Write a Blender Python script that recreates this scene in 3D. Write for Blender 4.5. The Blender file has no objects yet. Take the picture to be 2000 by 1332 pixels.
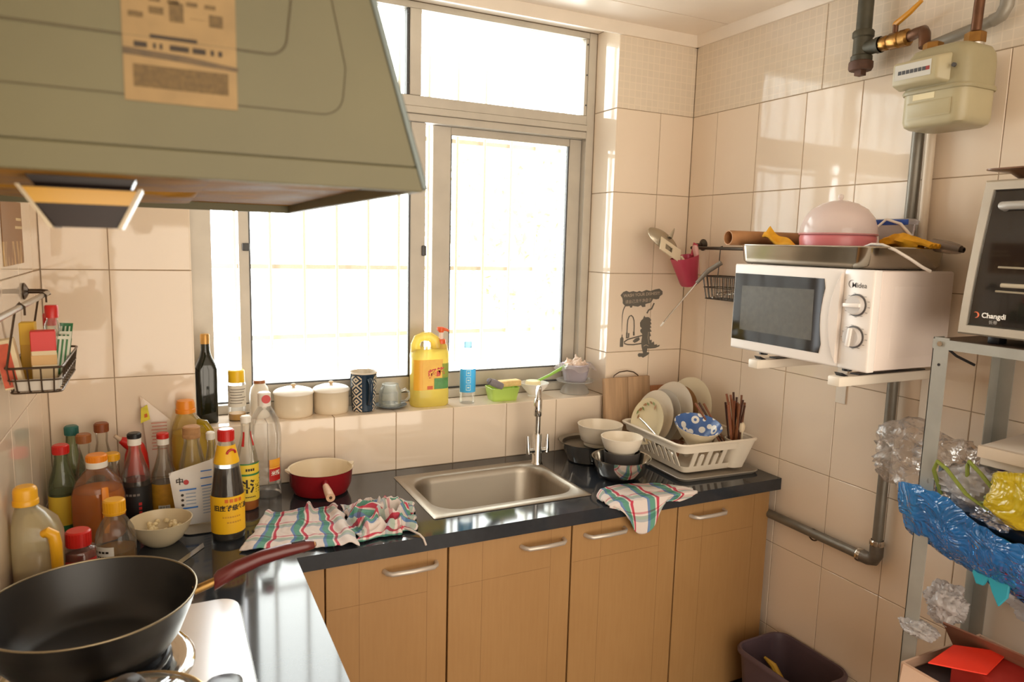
import bpy, bmesh, math, random
from mathutils import Vector, Matrix, noise
PI = math.pi
random.seed(7)
S = bpy.context.scene
COL = S.collection

# ------------------------------------------------------------------ camera
cam_d = bpy.data.cameras.new('camera')
cam_d.sensor_width = 36.0
cam_d.lens = 1394.17 / 2000 * 36.0
cam_d.clip_start = 0.05
cam_d.dof.use_dof = True
cam_d.dof.focus_distance = 2.25
cam_d.dof.aperture_fstop = 6.0
cam_o = bpy.data.objects.new('camera', cam_d)
COL.objects.link(cam_o)
def cam_matrix(yaw, pitch, roll, pos):
    cy, sy, cp, sp = math.cos(yaw), math.sin(yaw), math.cos(pitch), math.sin(pitch)
    fwd = Vector((sy*cp, cy*cp, sp)); right = Vector((cy, -sy, 0)); up = right.cross(fwd)
    r2 = right*math.cos(roll) + up*math.sin(roll); u2 = up*math.cos(roll) - right*math.sin(roll)
    m = Matrix((r2, u2, -fwd)).transposed().to_4x4(); m.translation = pos
    return m
cam_o.matrix_world = cam_matrix(.4605, -.1339, .0262, Vector((.2808, -2.2445, 1.5585)))
S.camera = cam_o

# ------------------------------------------------------------------ world and light
SKY = 8.0
world = bpy.data.worlds.new('overcast_sky'); S.world = world; world.use_nodes = True
bg = world.node_tree.nodes['Background']
bg.inputs[0].default_value = (.93, .97, 1.0, 1); bg.inputs[1].default_value = SKY
def portal(name, loc, rot, sx, sy):
    l = bpy.data.lights.new(name, 'AREA'); l.shape = 'RECTANGLE'; l.size = sx; l.size_y = sy
    l.cycles.is_portal = True
    o = bpy.data.objects.new(name, l); COL.objects.link(o); o.location = loc; o.rotation_euler = rot
portal('window_portal', (1.08, .26, 1.68), (-PI/2, 0, 0), 1.5, 1.45)
portal('fill_partition_portal', (1.07, -3.15, 1.17), (PI/2, 0, 0), 2.2, 2.4)  # portal of the added rear fill partition
S.view_settings.view_transform = 'Standard'
S.view_settings.look = 'None'
S.view_settings.gamma = 1.0
S.view_settings.use_curve_mapping = False
S.view_settings.exposure = 0.5
S.cycles.max_bounces = 8
S.cycles.diffuse_bounces = 5
S.cycles.transparent_max_bounces = 20
S.cycles.caustics_reflective = False
S.cycles.caustics_refractive = False
S.cycles.sample_clamp_indirect = 6.0

# ------------------------------------------------------------------ helpers
def lin(c):
    c /= 255.0
    return c/12.92 if c <= .04045 else ((c+.055)/1.055)**2.4
def C(h):
    return (lin(int(h[0:2], 16)), lin(int(h[2:4], 16)), lin(int(h[4:6], 16)), 1)
MATS = {}
def newmat(name):
    m = bpy.data.materials.new(name); m.use_nodes = True
    nt = m.node_tree
    return m, nt, nt.nodes['Principled BSDF'], nt.nodes['Material Output']
def N(nt, t, **kw):
    n = nt.nodes.new(t)
    for k, v in kw.items(): setattr(n, k, v)
    return n
def P(name, col, rough=.5, metal=0., spec=.5, var=.0, vscale=8., bump=0., bscale=60., coat=0., trans=0., alpha=1., sss=0., rvar=0., aniso=None, rand=0.):
    """principled material with procedural colour variation and relief"""
    if name in MATS: return MATS[name]
    m, nt, b, out = newmat(name)
    c = C(col) if isinstance(col, str) else col
    b.inputs['Base Color'].default_value = c
    b.inputs['Roughness'].default_value = rough
    b.inputs['Metallic'].default_value = metal
    b.inputs['Specular IOR Level'].default_value = spec
    b.inputs['Coat Weight'].default_value = coat
    b.inputs['Transmission Weight'].default_value = trans
    b.inputs['Alpha'].default_value = alpha
    if sss:
        b.inputs['Subsurface Weight'].default_value = sss; b.inputs['Subsurface Radius'].default_value = (.01, .008, .006)
    tc = N(nt, 'ShaderNodeTexCoord')
    if var or rvar:
        nz = N(nt, 'ShaderNodeTexNoise'); nz.inputs['Scale'].default_value = vscale; nz.inputs['Detail'].default_value = 5
        src = tc.outputs['Object']
        if aniso:
            mp = N(nt, 'ShaderNodeMapping'); mp.inputs['Scale'].default_value = aniso
            nt.links.new(src, mp.inputs[0]); src = mp.outputs[0]
        nt.links.new(src, nz.inputs['Vector'])
        if var:
            mx = N(nt, 'ShaderNodeMix', data_type='RGBA')
            mx.inputs[6].default_value = tuple(max(0, x*(1-var)) for x in c[:3])+(1,)
            mx.inputs[7].default_value = tuple(min(1, x*(1+var)) for x in c[:3])+(1,)
            mr = N(nt, 'ShaderNodeMapRange'); mr.inputs[1].default_value = .3; mr.inputs[2].default_value = .7
            nt.links.new(nz.outputs[0], mr.inputs[0]); nt.links.new(mr.outputs[0], mx.inputs[0])
            res = mx.outputs[2]
            if rand:
                oi = N(nt, 'ShaderNodeObjectInfo'); hv = N(nt, 'ShaderNodeHueSaturation')
                m2 = N(nt, 'ShaderNodeMapRange'); m2.inputs[3].default_value = 1-rand; m2.inputs[4].default_value = 1+rand
                nt.links.new(oi.outputs['Random'], m2.inputs[0]); nt.links.new(m2.outputs[0], hv.inputs['Value'])
                nt.links.new(res, hv.inputs['Color']); res = hv.outputs[0]
            nt.links.new(res, b.inputs['Base Color'])
        if rvar:
            mr2 = N(nt, 'ShaderNodeMapRange'); mr2.inputs[1].default_value = .3; mr2.inputs[2].default_value = .7
            mr2.inputs[3].default_value = max(.02, rough-rvar); mr2.inputs[4].default_value = min(1, rough+rvar)
            nt.links.new(nz.outputs[0], mr2.inputs[0]); nt.links.new(mr2.outputs[0], b.inputs['Roughness'])
    if bump:
        n2 = N(nt, 'ShaderNodeTexNoise'); n2.inputs['Scale'].default_value = bscale; n2.inputs['Detail'].default_value = 4
        nt.links.new(tc.outputs['Object'], n2.inputs['Vector'])
        bp = N(nt, 'ShaderNodeBump'); bp.inputs['Strength'].default_value = bump; bp.inputs['Distance'].default_value = .002
        nt.links.new(n2.outputs[0], bp.inputs['Height']); nt.links.new(bp.outputs[0], b.inputs['Normal'])
    MATS[name] = m
    return m
def GLASS(name, tint, refl=.9, rough=.03, body=0., bodycol=None, tl_share=.5, crease=0., cscale=30.):
    """thin clear wall: tinted see-through plus a fresnel sheen (and, for hazy plastic, some diffuse body)"""
    if name in MATS: return MATS[name]
    m, nt, b, out = newmat(name); nt.nodes.remove(b)
    tr = N(nt, 'ShaderNodeBsdfTransparent'); tr.inputs[0].default_value = C(tint)
    base = tr.outputs[0]
    if body:
        df = N(nt, 'ShaderNodeBsdfDiffuse'); df.inputs[0].default_value = C(bodycol or tint)
        tl = N(nt, 'ShaderNodeBsdfTranslucent'); tl.inputs[0].default_value = C(bodycol or tint)
        a = N(nt, 'ShaderNodeMixShader'); a.inputs[0].default_value = tl_share
        nt.links.new(df.outputs[0], a.inputs[1]); nt.links.new(tl.outputs[0], a.inputs[2])
        mx0 = N(nt, 'ShaderNodeMixShader'); mx0.inputs[0].default_value = body
        nt.links.new(base, mx0.inputs[1]); nt.links.new(a.outputs[0], mx0.inputs[2]); base = mx0.outputs[0]
    bpn = None
    if crease:
        tcx = N(nt, 'ShaderNodeTexCoord'); nzx = N(nt, 'ShaderNodeTexNoise'); nzx.inputs['Scale'].default_value = cscale; nzx.inputs['Detail'].default_value = 3; nzx.inputs['Distortion'].default_value = 1.2
        rdg = N(nt, 'ShaderNodeMath', operation='PINGPONG'); rdg.inputs[1].default_value = .09; nt.links.new(tcx.outputs['Object'], nzx.inputs['Vector']); nt.links.new(nzx.outputs[0], rdg.inputs[0])
        bpn = N(nt, 'ShaderNodeBump'); bpn.inputs['Strength'].default_value = crease; bpn.inputs['Distance'].default_value = .06; nt.links.new(rdg.outputs[0], bpn.inputs['Height'])
        if body: nt.links.new(bpn.outputs[0], df.inputs['Normal'])
    gl = N(nt, 'ShaderNodeBsdfGlossy'); gl.inputs['Roughness'].default_value = rough; gl.inputs[0].default_value = (1, 1, 1, 1)
    fr = N(nt, 'ShaderNodeFresnel'); fr.inputs[0].default_value = 1.45
    if bpn: nt.links.new(bpn.outputs[0], gl.inputs['Normal']); nt.links.new(bpn.outputs[0], fr.inputs['Normal'])
    mu = N(nt, 'ShaderNodeMath', operation='MULTIPLY'); mu.inputs[1].default_value = refl
    nt.links.new(fr.outputs[0], mu.inputs[0])
    mx = N(nt, 'ShaderNodeMixShader'); nt.links.new(mu.outputs[0], mx.inputs[0])
    nt.links.new(base, mx.inputs[1]); nt.links.new(gl.outputs[0], mx.inputs[2])
    nt.links.new(mx.outputs[0], out.inputs[0])
    MATS[name] = m
    return m

class G:
    """geometry collector"""
    def __init__(s): s.v = []; s.f = []; s.uv = None
    def add(s, v, f, M=None):
        o = len(s.v)
        s.v += [tuple(M @ Vector(p)) for p in v] if M else [tuple(p) for p in v]
        s.f += [tuple(i+o for i in q) for q in f]
        return s
    def box(s, x0, x1, y0, y1, z0, z1, M=None):
        v = [(x0,y0,z0),(x1,y0,z0),(x1,y1,z0),(x0,y1,z0),(x0,y0,z1),(x1,y0,z1),(x1,y1,z1),(x0,y1,z1)]
        return s.add(v, [(0,3,2,1),(4,5,6,7),(0,1,5,4),(1,2,6,5),(2,3,7,6),(3,0,4,7)], M)
    def loft(s, loops, cap0=True, cap1=True, M=None, closed=True):
        n = len(loops[0]); v = [p for l in loops for p in l]; f = []
        for k in range(len(loops)-1):
            for i in range(n if closed else n-1):
                j = (i+1) % n
                f.append((k*n+i, k*n+j, (k+1)*n+j, (k+1)*n+i))
        if cap0: f.append(tuple(range(n-1, -1, -1)))
        if cap1: f.append(tuple((len(loops)-1)*n+i for i in range(n)))
        return s.add(v, f, M)
    def lathe(s, prof, seg=28, M=None, cap0=False, cap1=False, ox=1., oy=1.):
        loops = [[(r*math.cos(2*PI*i/seg)*ox, r*math.sin(2*PI*i/seg)*oy, z) for i in range(seg)] for r, z in prof]
        return s.loft(loops, cap0, cap1, M)
    def cyl(s, r, z0, z1, seg=24, M=None, b=0.):
        if b: return s.lathe([(r-b, z0), (r, z0+b), (r, z1-b), (r-b, z1)], seg, M, True, True)
        return s.lathe([(r, z0), (r, z1)], seg, M, True, True)
    def tube(s, pts, r, seg=8, caps=True, M=None, closed=False):
        pts = [Vector(p) for p in pts]; n = len(pts)
        rr = r if isinstance(r, (list, tuple)) else [r]*n
        loops = []; up = None
        for i, p in enumerate(pts):
            a = pts[i-1] if (i > 0 or closed) else p; b = pts[(i+1) % n] if (i < n-1 or closed) else p
            t = (b-a).normalized()
            if up is None:
                up = t.orthogonal().normalized()
            else:
                up = (up - t*up.dot(t))
                up = up.normalized() if up.length > 1e-6 else t.orthogonal().normalized()
            w = t.cross(up)
            loops.append([tuple(p + (up*math.cos(2*PI*k/seg) + w*math.sin(2*PI*k/seg))*rr[i]) for k in range(seg)])
        if closed: loops.append(loops[0])
        return s.loft(loops, caps and not closed, caps and not closed, M)
    def grid(s, fn, nu, nv, M=None):
        o = [fn(i/nu, j/nv) for j in range(nv+1) for i in range(nu+1)]
        f = [(j*(nu+1)+i, j*(nu+1)+i+1, (j+1)*(nu+1)+i+1, (j+1)*(nu+1)+i) for j in range(nv) for i in range(nu)]
        s.uv = [(i/nu, j/nv) for j in range(nv+1) for i in range(nu+1)]
        return s.add(o, f, M)
    def prism(s, pts, d0, d1, axis='z', M=None):
        """outline extruded along an axis"""
        def q(a, b, d): return {'z': (a, b, d), 'y': (a, d, b), 'x': (d, a, b)}[axis]
        return s.loft([[q(a, b, d0) for a, b in pts], [q(a, b, d1) for a, b in pts]], True, True, M)
def rr(cx, cy, w, d, r, z, n=5):
    """rounded rectangle loop"""
    o = []
    r = min(r, w/2-1e-5, d/2-1e-5)
    for q, (sx, sy) in enumerate(((1,1),(-1,1),(-1,-1),(1,-1))):
        for k in range(n+1):
            a = PI/2*q + PI/2*k/n
            o.append((cx+sx*(w/2-r)+r*math.cos(a), cy+sy*(d/2-r)+r*math.sin(a), z))
    return o
def mk(name, g, mat, parent=None, loc=(0,0,0), rot=None, smooth=40, bevel=0., bseg=2, kind=None):
    me = bpy.data.meshes.new(name); me.from_pydata(g.v, [], g.f)
    if g.uv:
        ul = me.uv_layers.new(name='UVMap')
        for l in me.loops: ul.data[l.index].uv = g.uv[l.vertex_index]
    bm = bmesh.new(); bm.from_mesh(me)
    bmesh.ops.recalc_face_normals(bm, faces=bm.faces)
    if bevel:
        ed = [e for e in bm.edges if len(e.link_faces) == 2 and e.calc_face_angle(0) > .5]
        bmesh.ops.bevel(bm, geom=ed, offset=bevel, segments=bseg, profile=.5, affect='EDGES', clamp_overlap=True)
    bm.to_mesh(me); bm.free()
    if smooth:
        me.polygons.foreach_set('use_smooth', [True]*len(me.polygons))
        me.set_sharp_from_angle(angle=math.radians(smooth))
    me.materials.append(mat)
    o = bpy.data.objects.new(name, me); COL.objects.link(o)
    o.location = loc
    if rot: o.rotation_euler = rot
    if parent: o.parent = parent
    if kind: o['kind'] = kind
    return o
def tag(o, label, cat, group=None):
    o['label'] = label; o['category'] = cat
    if group: o['group'] = group
    return o
def thing(name, label, cat, loc=(0,0,0), rz=0., group=None):
    o = bpy.data.objects.new(name, None); COL.objects.link(o); o.empty_display_size = .03
    o.location = loc; o.rotation_euler = (0, 0, rz)
    return tag(o, label, cat, group)
def struct(name, g, mat, **kw):
    o = mk(name, g, mat, **kw); o['kind'] = 'structure'; return o
def copy_tree(o, parent=None):
    c = o.copy(); COL.objects.link(c); c.parent = parent
    for ch in list(o.children): copy_tree(ch, c)
    return c
def T(x, y, z): return Matrix.Translation((x, y, z))
def RX(a): return Matrix.Rotation(a, 4, 'X')
def RY(a): return Matrix.Rotation(a, 4, 'Y')
def RZ(a): return Matrix.Rotation(a, 4, 'Z')
def text_geo(body, size, align='CENTER', bold=0.):
    cu = bpy.data.curves.new('lettering', 'FONT'); cu.body = body; cu.size = size
    cu.align_x = align; cu.align_y = 'CENTER'; cu.resolution_u = 3; cu.offset = bold
    o = bpy.data.objects.new('lettering', cu)
    COL.objects.link(o); bpy.context.view_layer.update()
    me = bpy.data.meshes.new_from_object(o)
    v = [tuple(p.co) for p in me.vertices]; f = [tuple(p.vertices) for p in me.polygons]
    bpy.data.objects.remove(o); bpy.data.curves.remove(cu); bpy.data.meshes.remove(me)
    return v, f
def text_on(parent, body, size, mat, fn, name='lettering', bold=0., align='CENTER'):
    """flat lettering laid on a surface; fn maps (u right, v up) to a point"""
    v, f = text_geo(body, size, align, bold)
    g = G(); g.add([fn(p[0], p[1]) for p in v], f)
    return mk(name, g, mat, parent, smooth=0)
# ------------------------------------------------------------------ materials of the room
def tile_mat(name, col, mosaic=False):
    m, nt, b, out = newmat(name)
    tc = N(nt, 'ShaderNodeTexCoord'); oi = N(nt, 'ShaderNodeObjectInfo')
    geo = N(nt, 'ShaderNodeNewGeometry')
    nz = N(nt, 'ShaderNodeTexNoise'); nz.inputs['Scale'].default_value = 3.; nz.inputs['Detail'].default_value = 6
    nt.links.new(geo.outputs['Position'], nz.inputs['Vector'])
    mx = N(nt, 'ShaderNodeMix', data_type='RGBA')
    c = C(col)
    mx.inputs[6].default_value = tuple(x*.93 for x in c[:3])+(1,); mx.inputs[7].default_value = tuple(min(1, x*1.05) for x in c[:3])+(1,)
    nt.links.new(nz.outputs[0], mx.inputs[0])
    res = mx.outputs[2]
    if mosaic:
        # printed linen mosaic: small squares with pale joints
        sx = N(nt, 'ShaderNodeSeparateXYZ'); nt.links.new(geo.outputs['Position'], sx.inputs[0])
        sm = N(nt, 'ShaderNodeMath', operation='SUBTRACT'); nt.links.new(sx.outputs[0], sm.inputs[0]); nt.links.new(sx.outputs[1], sm.inputs[1])
        cb = N(nt, 'ShaderNodeCombineXYZ'); nt.links.new(sm.outputs[0], cb.inputs[0]); nt.links.new(sx.outputs[2], cb.inputs[1])
        bt = N(nt, 'ShaderNodeTexBrick'); bt.offset = 0.; bt.inputs['Scale'].default_value = 1.
        bt.inputs['Brick Width'].default_value = .026; bt.inputs['Row Height'].default_value = .026; bt.inputs['Mortar Size'].default_value = .002
        bt.inputs['Mortar Smooth'].default_value = .4
        bt.inputs['Color1'].default_value = (.80, .80, .80, 1); bt.inputs['Color2'].default_value = (.93, .93, .93, 1); bt.inputs['Mortar'].default_value = (1.12, 1.1, 1.08, 1)
        nt.links.new(cb.outputs[0], bt.inputs['Vector'])
        ml = N(nt, 'ShaderNodeMix', data_type='RGBA', blend_type='MULTIPLY'); ml.inputs[0].default_value = .32
        nt.links.new(res, ml.inputs[6]); nt.links.new(bt.outputs[0], ml.inputs[7]); res = ml.outputs[2]
    hv = N(nt, 'ShaderNodeHueSaturation'); mr = N(nt, 'ShaderNodeMapRange'); mr.inputs[3].default_value = .975; mr.inputs[4].default_value = 1.02
    nt.links.new(oi.outputs['Random'], mr.inputs[0]); nt.links.new(mr.outputs[0], hv.inputs['Value']); nt.links.new(res, hv.inputs['Color'])
    nt.links.new(hv.outputs[0], b.inputs['Base Color'])
    b.inputs['Roughness'].default_value = .05; b.inputs['Specular IOR Level'].default_value = .55
    # slow waviness of fired glaze
    n2 = N(nt, 'ShaderNodeTexNoise'); n2.inputs['Scale'].default_value = 14.; nt.links.new(geo.outputs['Position'], n2.inputs['Vector'])
    bp = N(nt, 'ShaderNodeBump'); bp.inputs['Strength'].default_value = .06; bp.inputs['Distance'].default_value = .004
    nt.links.new(n2.outputs[0], bp.inputs['Height']); nt.links.new(bp.outputs[0], b.inputs['Normal'])
    return m
TILE = tile_mat('cream_glazed_tile', 'EBDAC5')
TILEM = tile_mat('mosaic_glazed_tile', 'E4D6C2', True)
GROUT = P('grout', 'A28E76', .9, var=.2, vscale=30)
PLASTER = P('outer_plaster', 'F0EBE2', .9, var=.04, vscale=5, bump=.3)
CEILM = P('ceiling_panel_white', 'EFE3D4', .28, var=.03)
ALU = P('window_aluminium', 'BFB7AA', .42, metal=.1, var=.06, vscale=12)
ALUD = P('window_gasket_dark', '4A4A4C', .5)
XR, ZC, SILL, CT = 2.149, 2.353, .997, .80
WX0, WX1 = .3645, 1.797
FLOOR_Y = -3.0
TT = .006
# ------------------------------------------------------------------ tiles
TILE_CACHE = {}
def tile(parent, axis, pos, a0, a1, b0, b1, sign, mat=None, gap=.0011, name='tile'):
    """one ceramic tile on plane axis=pos, facing sign; a,b are its two extents in the other axes"""
    a0 += gap; a1 -= gap; b0 += gap; b1 -= gap
    if a1-a0 < .004 or b1-b0 < .004: return
    mat = mat or TILE
    key = (axis, sign, round(a1-a0, 4), round(b1-b0, 4), mat.name)
    if key not in TILE_CACHE:
        w, h, e, t = (a1-a0)/2, (b1-b0)/2, .0012, TT
        def q(a, b, d):
            d *= sign
            return {'x': (d, a, b), 'y': (a, d, b), 'z': (a, b, d)}[axis]
        loops = [[q(x, y, d) for x, y in ((-ww, -hh), (ww, -hh), (ww, hh), (-ww, hh))] for ww, hh, d in ((w, h, -t), (w, h, -e), (w-e, h-e, 0))]
        g = G().loft(loops)
        o = mk(name, g, mat, smooth=0)
        TILE_CACHE[key] = o
    else:
        o = TILE_CACHE[key].copy(); COL.objects.link(o)
    ca, cb = (a0+a1)/2, (b0+b1)/2
    o.location = {'x': (pos, ca, cb), 'y': (ca, pos, cb), 'z': (ca, cb, pos)}[axis]
    o.parent = parent
    return o
def cuts(lo, hi, start, pitch):
    k = math.ceil((lo-start)/pitch - 1e-6); o = [lo]
    while start+k*pitch < hi-1e-4:
        if start+k*pitch > lo+.012: o.append(start+k*pitch)
        k += 1
    return o+[hi]
def tile_field(parent, axis, pos, a0, a1, b0, b1, sign, sa, pa, rows, matrow=None, sa_top=None, pa_top=None):
    for r0, r1 in zip(rows[:-1], rows[1:]):
        lo, hi = max(r0, b0), min(r1, b1)
        if hi-lo < .005: continue
        top = r0 > 2.0
        cs = cuts(a0, a1, sa_top if (top and sa_top is not None) else sa, pa_top if (top and pa_top) else pa)
        for c0, c1 in zip(cs[:-1], cs[1:]):
            tile(parent, axis, pos, c0, c1, lo, hi, sign, TILEM if top else TILE)
ROWS = [-.038, .262, .562, .862, 1.162, 1.462, 1.762, 2.062, ZC+.01]
GD = .0022   # grout lies this far behind the tile faces
# back wall with the window opening (four slabs joined into one wall)
g = G()
g.box(-.2, WX0, GD, .24, 0, ZC+.1); g.box(WX1, XR+.2, GD, .24, 0, ZC+.1)
g.box(WX0, WX1, GD, .24, 0, SILL-GD); g.box(WX0, WX1, GD, .24, ZC+.001, ZC+.1)
wall_back = struct('wall_back', g, GROUT, smooth=0)
mk('outer_render', G().box(-.6, WX0-.02, .2405, .26, -.5, 3.2).box(WX1+.02, 2.8, .2405, .26, -.5, 3.2).box(WX0-.02, WX1+.02, .2405, .26, -.5, SILL-.03).box(WX0-.02, WX1+.02, .2405, .26, ZC+.02, 3.2), PLASTER, wall_back, smooth=0)
wall_right = struct('wall_right', G().box(XR+GD, XR+.2, FLOOR_Y, GD, 0, ZC+.1), GROUT, smooth=0)
wall_left = struct('wall_left', G().box(-.2, -GD, FLOOR_Y, GD, 0, ZC+.1), GROUT, smooth=0)
PX = .2042
tile_field(wall_back, 'y', 0, 0, WX0, CT, ZC-.03, -1, .159, PX, ROWS, sa_top=.159)
tile_field(wall_back, 'y', 0, WX1, XR, CT, ZC-.03, -1, 1.994, PX, ROWS, sa_top=3., pa_top=.6)
for k in range(8):                                           # one row of tiles between worktop and sill
    a = max(WX0, .3592+k*PX); b = min(WX1, .3592+(k+1)*PX)
    tile(wall_back, 'y', 0, a, b, CT, SILL, -1)
    tile(wall_back, 'z', SILL, a, b, .0, .15, 1, name='sill_tile')
cs = [0.] + [-.1341-PX*k for k in range(0, 12)]
for r0, r1 in zip(ROWS[:-1], ROWS[1:]):
    lo, hi = max(0, r0), min(ZC-.03, r1)
    if r0 > 2.0: cc = [0., -.597, -1.197, -1.797, -2.4]
    else: cc = cs
    for c0, c1 in zip(cc[:-1], cc[1:]): tile(wall_right, 'x', XR, c1, c0, lo, hi, -1, TILEM if r0 > 2.0 else TILE)
    cl = [0.] + [-.12-PX*k for k in range(0, 12)]
    if hi > CT:
        for c0, c1 in zip(cl[:-1], cl[1:]): tile(wall_left, 'x', 0, c1, c0, max(lo, CT), hi, 1, TILEM if r0 > 2.0 else TILE)
    # reveals of the window
    if r1 > SILL:
        tile(wall_back, 'x', WX1-.0005, 0., .15, max(lo, SILL), ZC if r0 > 2.0 else hi, -1)
        tile(wall_back, 'x', WX0+.0005, 0., .15, max(lo, SILL), ZC if r0 > 2.0 else hi, 1)
# rear side: added glass partition, out of view, tinted to give fill light
rear = bpy.data.objects.new('added_fill_partition', None); COL.objects.link(rear); rear['kind'] = 'structure'; rear['label'] = 'added unseen tinted glass partition letting in fill light behind the photographer'
FILL_GLASS = GLASS('fill_tint_glass', 'D6CEC4', .5)
g = G()
for x in (-.01, .525, 1.06, 1.6, 2.125): g.box(x, x+.035, FLOOR_Y-.06, FLOOR_Y-.02, 0, ZC+.05)
for z in (0, ZC): g.box(-.01, 2.16, FLOOR_Y-.06, FLOOR_Y-.02, z, z+.05)
mk('fill_partition_frame', g, ALU, rear, smooth=0)
for x0, x1 in ((.025, .525), (.56, 1.06), (1.095, 1.6), (1.635, 2.125)): mk('pane', G().box(x0, x1, FLOOR_Y-.042, FLOOR_Y-.0419, .05, ZC), FILL_GLASS, rear, smooth=0)
# ceiling of long plastic panels, floor of square tiles
ceiling = struct('ceiling', G().box(-.2, XR+.2, FLOOR_Y, .24, ZC+.008, ZC+.05), GROUT, smooth=0)
ys = [.15, -.188] + [-.188-.3*k for k in range(1, 10)] + [FLOOR_Y]
for y1, y0 in zip(ys[:-1], ys[1:]):
    o = mk('ceiling_panel', G().box(0, XR, y0+.0022, y1-.0022, ZC, ZC+.008), CEILM, ceiling, bevel=.001, bseg=1)
CW = P('cornice_white', 'EBDFCF', .35, var=.04)
prof = [(0, 0), (.012, 0), (.014, .008), (.024, .026), (.026, .038), (0, .038)]
g = G().prism([(-a, ZC-.038+b) for a, b in prof], 0., XR, 'x'); struct('trim_1', g, CW)       # along the back wall
g = G().prism([(XR-a, ZC-.038+b) for a, b in prof], -2.95, -.001, 'y'); struct('trim_2', g, CW)
g = G().prism([(a, ZC-.038+b) for a, b in prof], -2.95, -.001, 'y'); struct('trim_3', g, CW)
FLM = P('floor_tile_grey', '8C7B6A', .35, var=.15, vscale=6)
floor = struct('floor', G().box(-.2, XR+.2, FLOOR_Y-.2, .24, -.1, -.004), GROUT, smooth=0)
FT = None
for i in range(8):
    for j in range(11):
        if FT is None:
            FT = mk('floor_tile', G().box(-.149, .149, -.149, .149, -.004, 0), FLM, floor, bevel=.001, bseg=1); o = FT
        else:
            o = FT.copy(); COL.objects.link(o); o.parent = floor
        o.location = (.0+.3*i, -.15-.3*j+.15, 0)
# ------------------------------------------------------------------ window
win = bpy.data.objects.new('window_1', None); COL.objects.link(win); win['kind'] = 'structure'
win['label'] = 'aluminium sliding window with fixed upper lights above the sill'
YF = .152
def bar(name, x0, x1, z0, z1, y0=YF, y1=YF+.05, mat=ALU, parent=win, bevel=.002): return mk(name, G().box(x0, x1, y0, y1, z0, z1), mat, parent, bevel=bevel, bseg=1)
bar('outer_frame', WX0, WX0+.064, SILL, ZC); bar('outer_frame', WX1-.034, WX1, SILL, ZC)
bar('outer_frame', WX0+.064, WX1-.034, SILL, SILL+.030); bar('outer_frame', WX0+.064, WX1-.034, ZC-.022, ZC)
bar('transom', WX0+.064, WX1-.034, 1.966, 1.992); bar('transom', WX0+.064, WX1-.034, 1.9925, 2.016, YF-.006, YF+.044); bar('transom', WX0+.064, WX1-.034, 2.0165, 2.052)
bar('mullion', 1.052, 1.0605, 2.052, ZC-.022, YF+.004, YF+.04, ALUD); bar('mullion', 1.061, 1.101, 2.052, ZC-.022, YF-.002, YF+.046)
for x0, x1 in ((WX0+.064, 1.052), (1.101, WX1-.034)):
    mk('pane', G().box(x0, x1, YF+.02, YF+.024, 2.052, ZC-.022), GLASS('window_glass', 'FAFAF6', .8), win)
bar('glazing_bead', WX1-.046, WX1-.034, 2.052, ZC-.022, YF+.004, YF+.04, ALU)
for z in (2.09, 2.2, 2.31):
    for x in (1.0565, WX1-.04): mk('screw', G().cyl(.003, 0, .003, 8, T(x, YF+.003, z) @ RX(PI/2)), ALUD, win)
def sash(x0, x1, y0, wl, wr, z0, z1, dark=False):
    s = bpy.data.objects.new('sash', None); COL.objects.link(s); s.parent = win
    y1 = y0+.022
    bar('stile', x0, x0+wl, z0, z1, y0, y1, ALU, s); bar('stile', x1-wr, x1, z0, z1, y0, y1, ALU, s)
    bar('rail', x0+wl, x1-wr, z0, z0+.055, y0+.002, y1-.002, ALU, s); bar('rail', x0+wl, x1-wr, z1-.028, z1, y0+.002, y1-.002, ALU, s)
    ga = G()
    for a, b in ((x0+wl, x0+wl+.005), (x1-wr-.005, x1-wr)): ga.box(a, b, y0+.004, y1-.004, z0+.055, z1-.028)
    ga.box(x0+wl, x1-wr, y0+.004, y1-.004, z0+.05, z0+.06)
    mk('gasket', ga, ALUD, s, smooth=0)
    mk('pane', G().box(x0+wl, x1-wr, y0+.009, y0+.013, z0+.05, z1-.02), MATS['window_glass'], s)
    return s
s1 = sash(.508, 1.122, YF+.004, .030, .054, SILL+.032, 1.965)
s2 = sash(1.156, 1.762, YF+.030, .068, .052, SILL+.032, 1.965)
bar('track', WX0+.064, WX1-.034, SILL+.030, SILL+.036, YF+.026, YF+.03, ALUD)
g = G().box(-.008, .008, -.008, 0, -.018, .018); mk('latch', g, ALUD, s1, loc=(1.116, YF+.003, 1.53), bevel=.003)
g = G().box(-.009, .012, -.010, 0, -.012, .012); mk('latch', g, ALUD, s1, loc=(.527, YF+.003, 1.53), bevel=.003)
# ------------------------------------------------------------------ outside: anti-theft grille and a tree
GR = P('grille_paint', 'A39785', .5, var=.05)
gr = thing('security_grille', 'pale painted steel bar grille fixed outside the window', 'grille', (1.1, .58, .9))
for k in range(17): mk('vertical_bar', G().box(-.0055, .0055, -.0055, .0055, 0, 1.75), GR, gr, loc=(-.95+.1255*k+.009, .02, 0), bevel=.002, bseg=1)
for z in (.02, .28, .553, 1.08, 1.60): mk('cross_bar', G().box(-1.0, 1.1, -.004, .004, -.009, .009), GR, gr, loc=(0, .036, z), bevel=.001, bseg=1)
for x in (-1.0, 1.1):
    for z in (.02, 1.60): mk('wall_stay', G().box(-.01, .01, -.318, .03, -.01, .01), GR, gr, loc=(x, 0, z))
tr = thing('garden_tree', 'sunlit yellow-green tree behind the grille bars', 'tree', (3.6, 4.2, -2.5))
mk('trunk', G().tube([(0, 0, 0), (.05, .02, 1.6), (-.05, 0, 3.2), (.1, .1, 4.6)], [.12, .1, .07, .03], 10), P('bark', 'C9B79A', .9, var=.2), tr)
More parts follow.
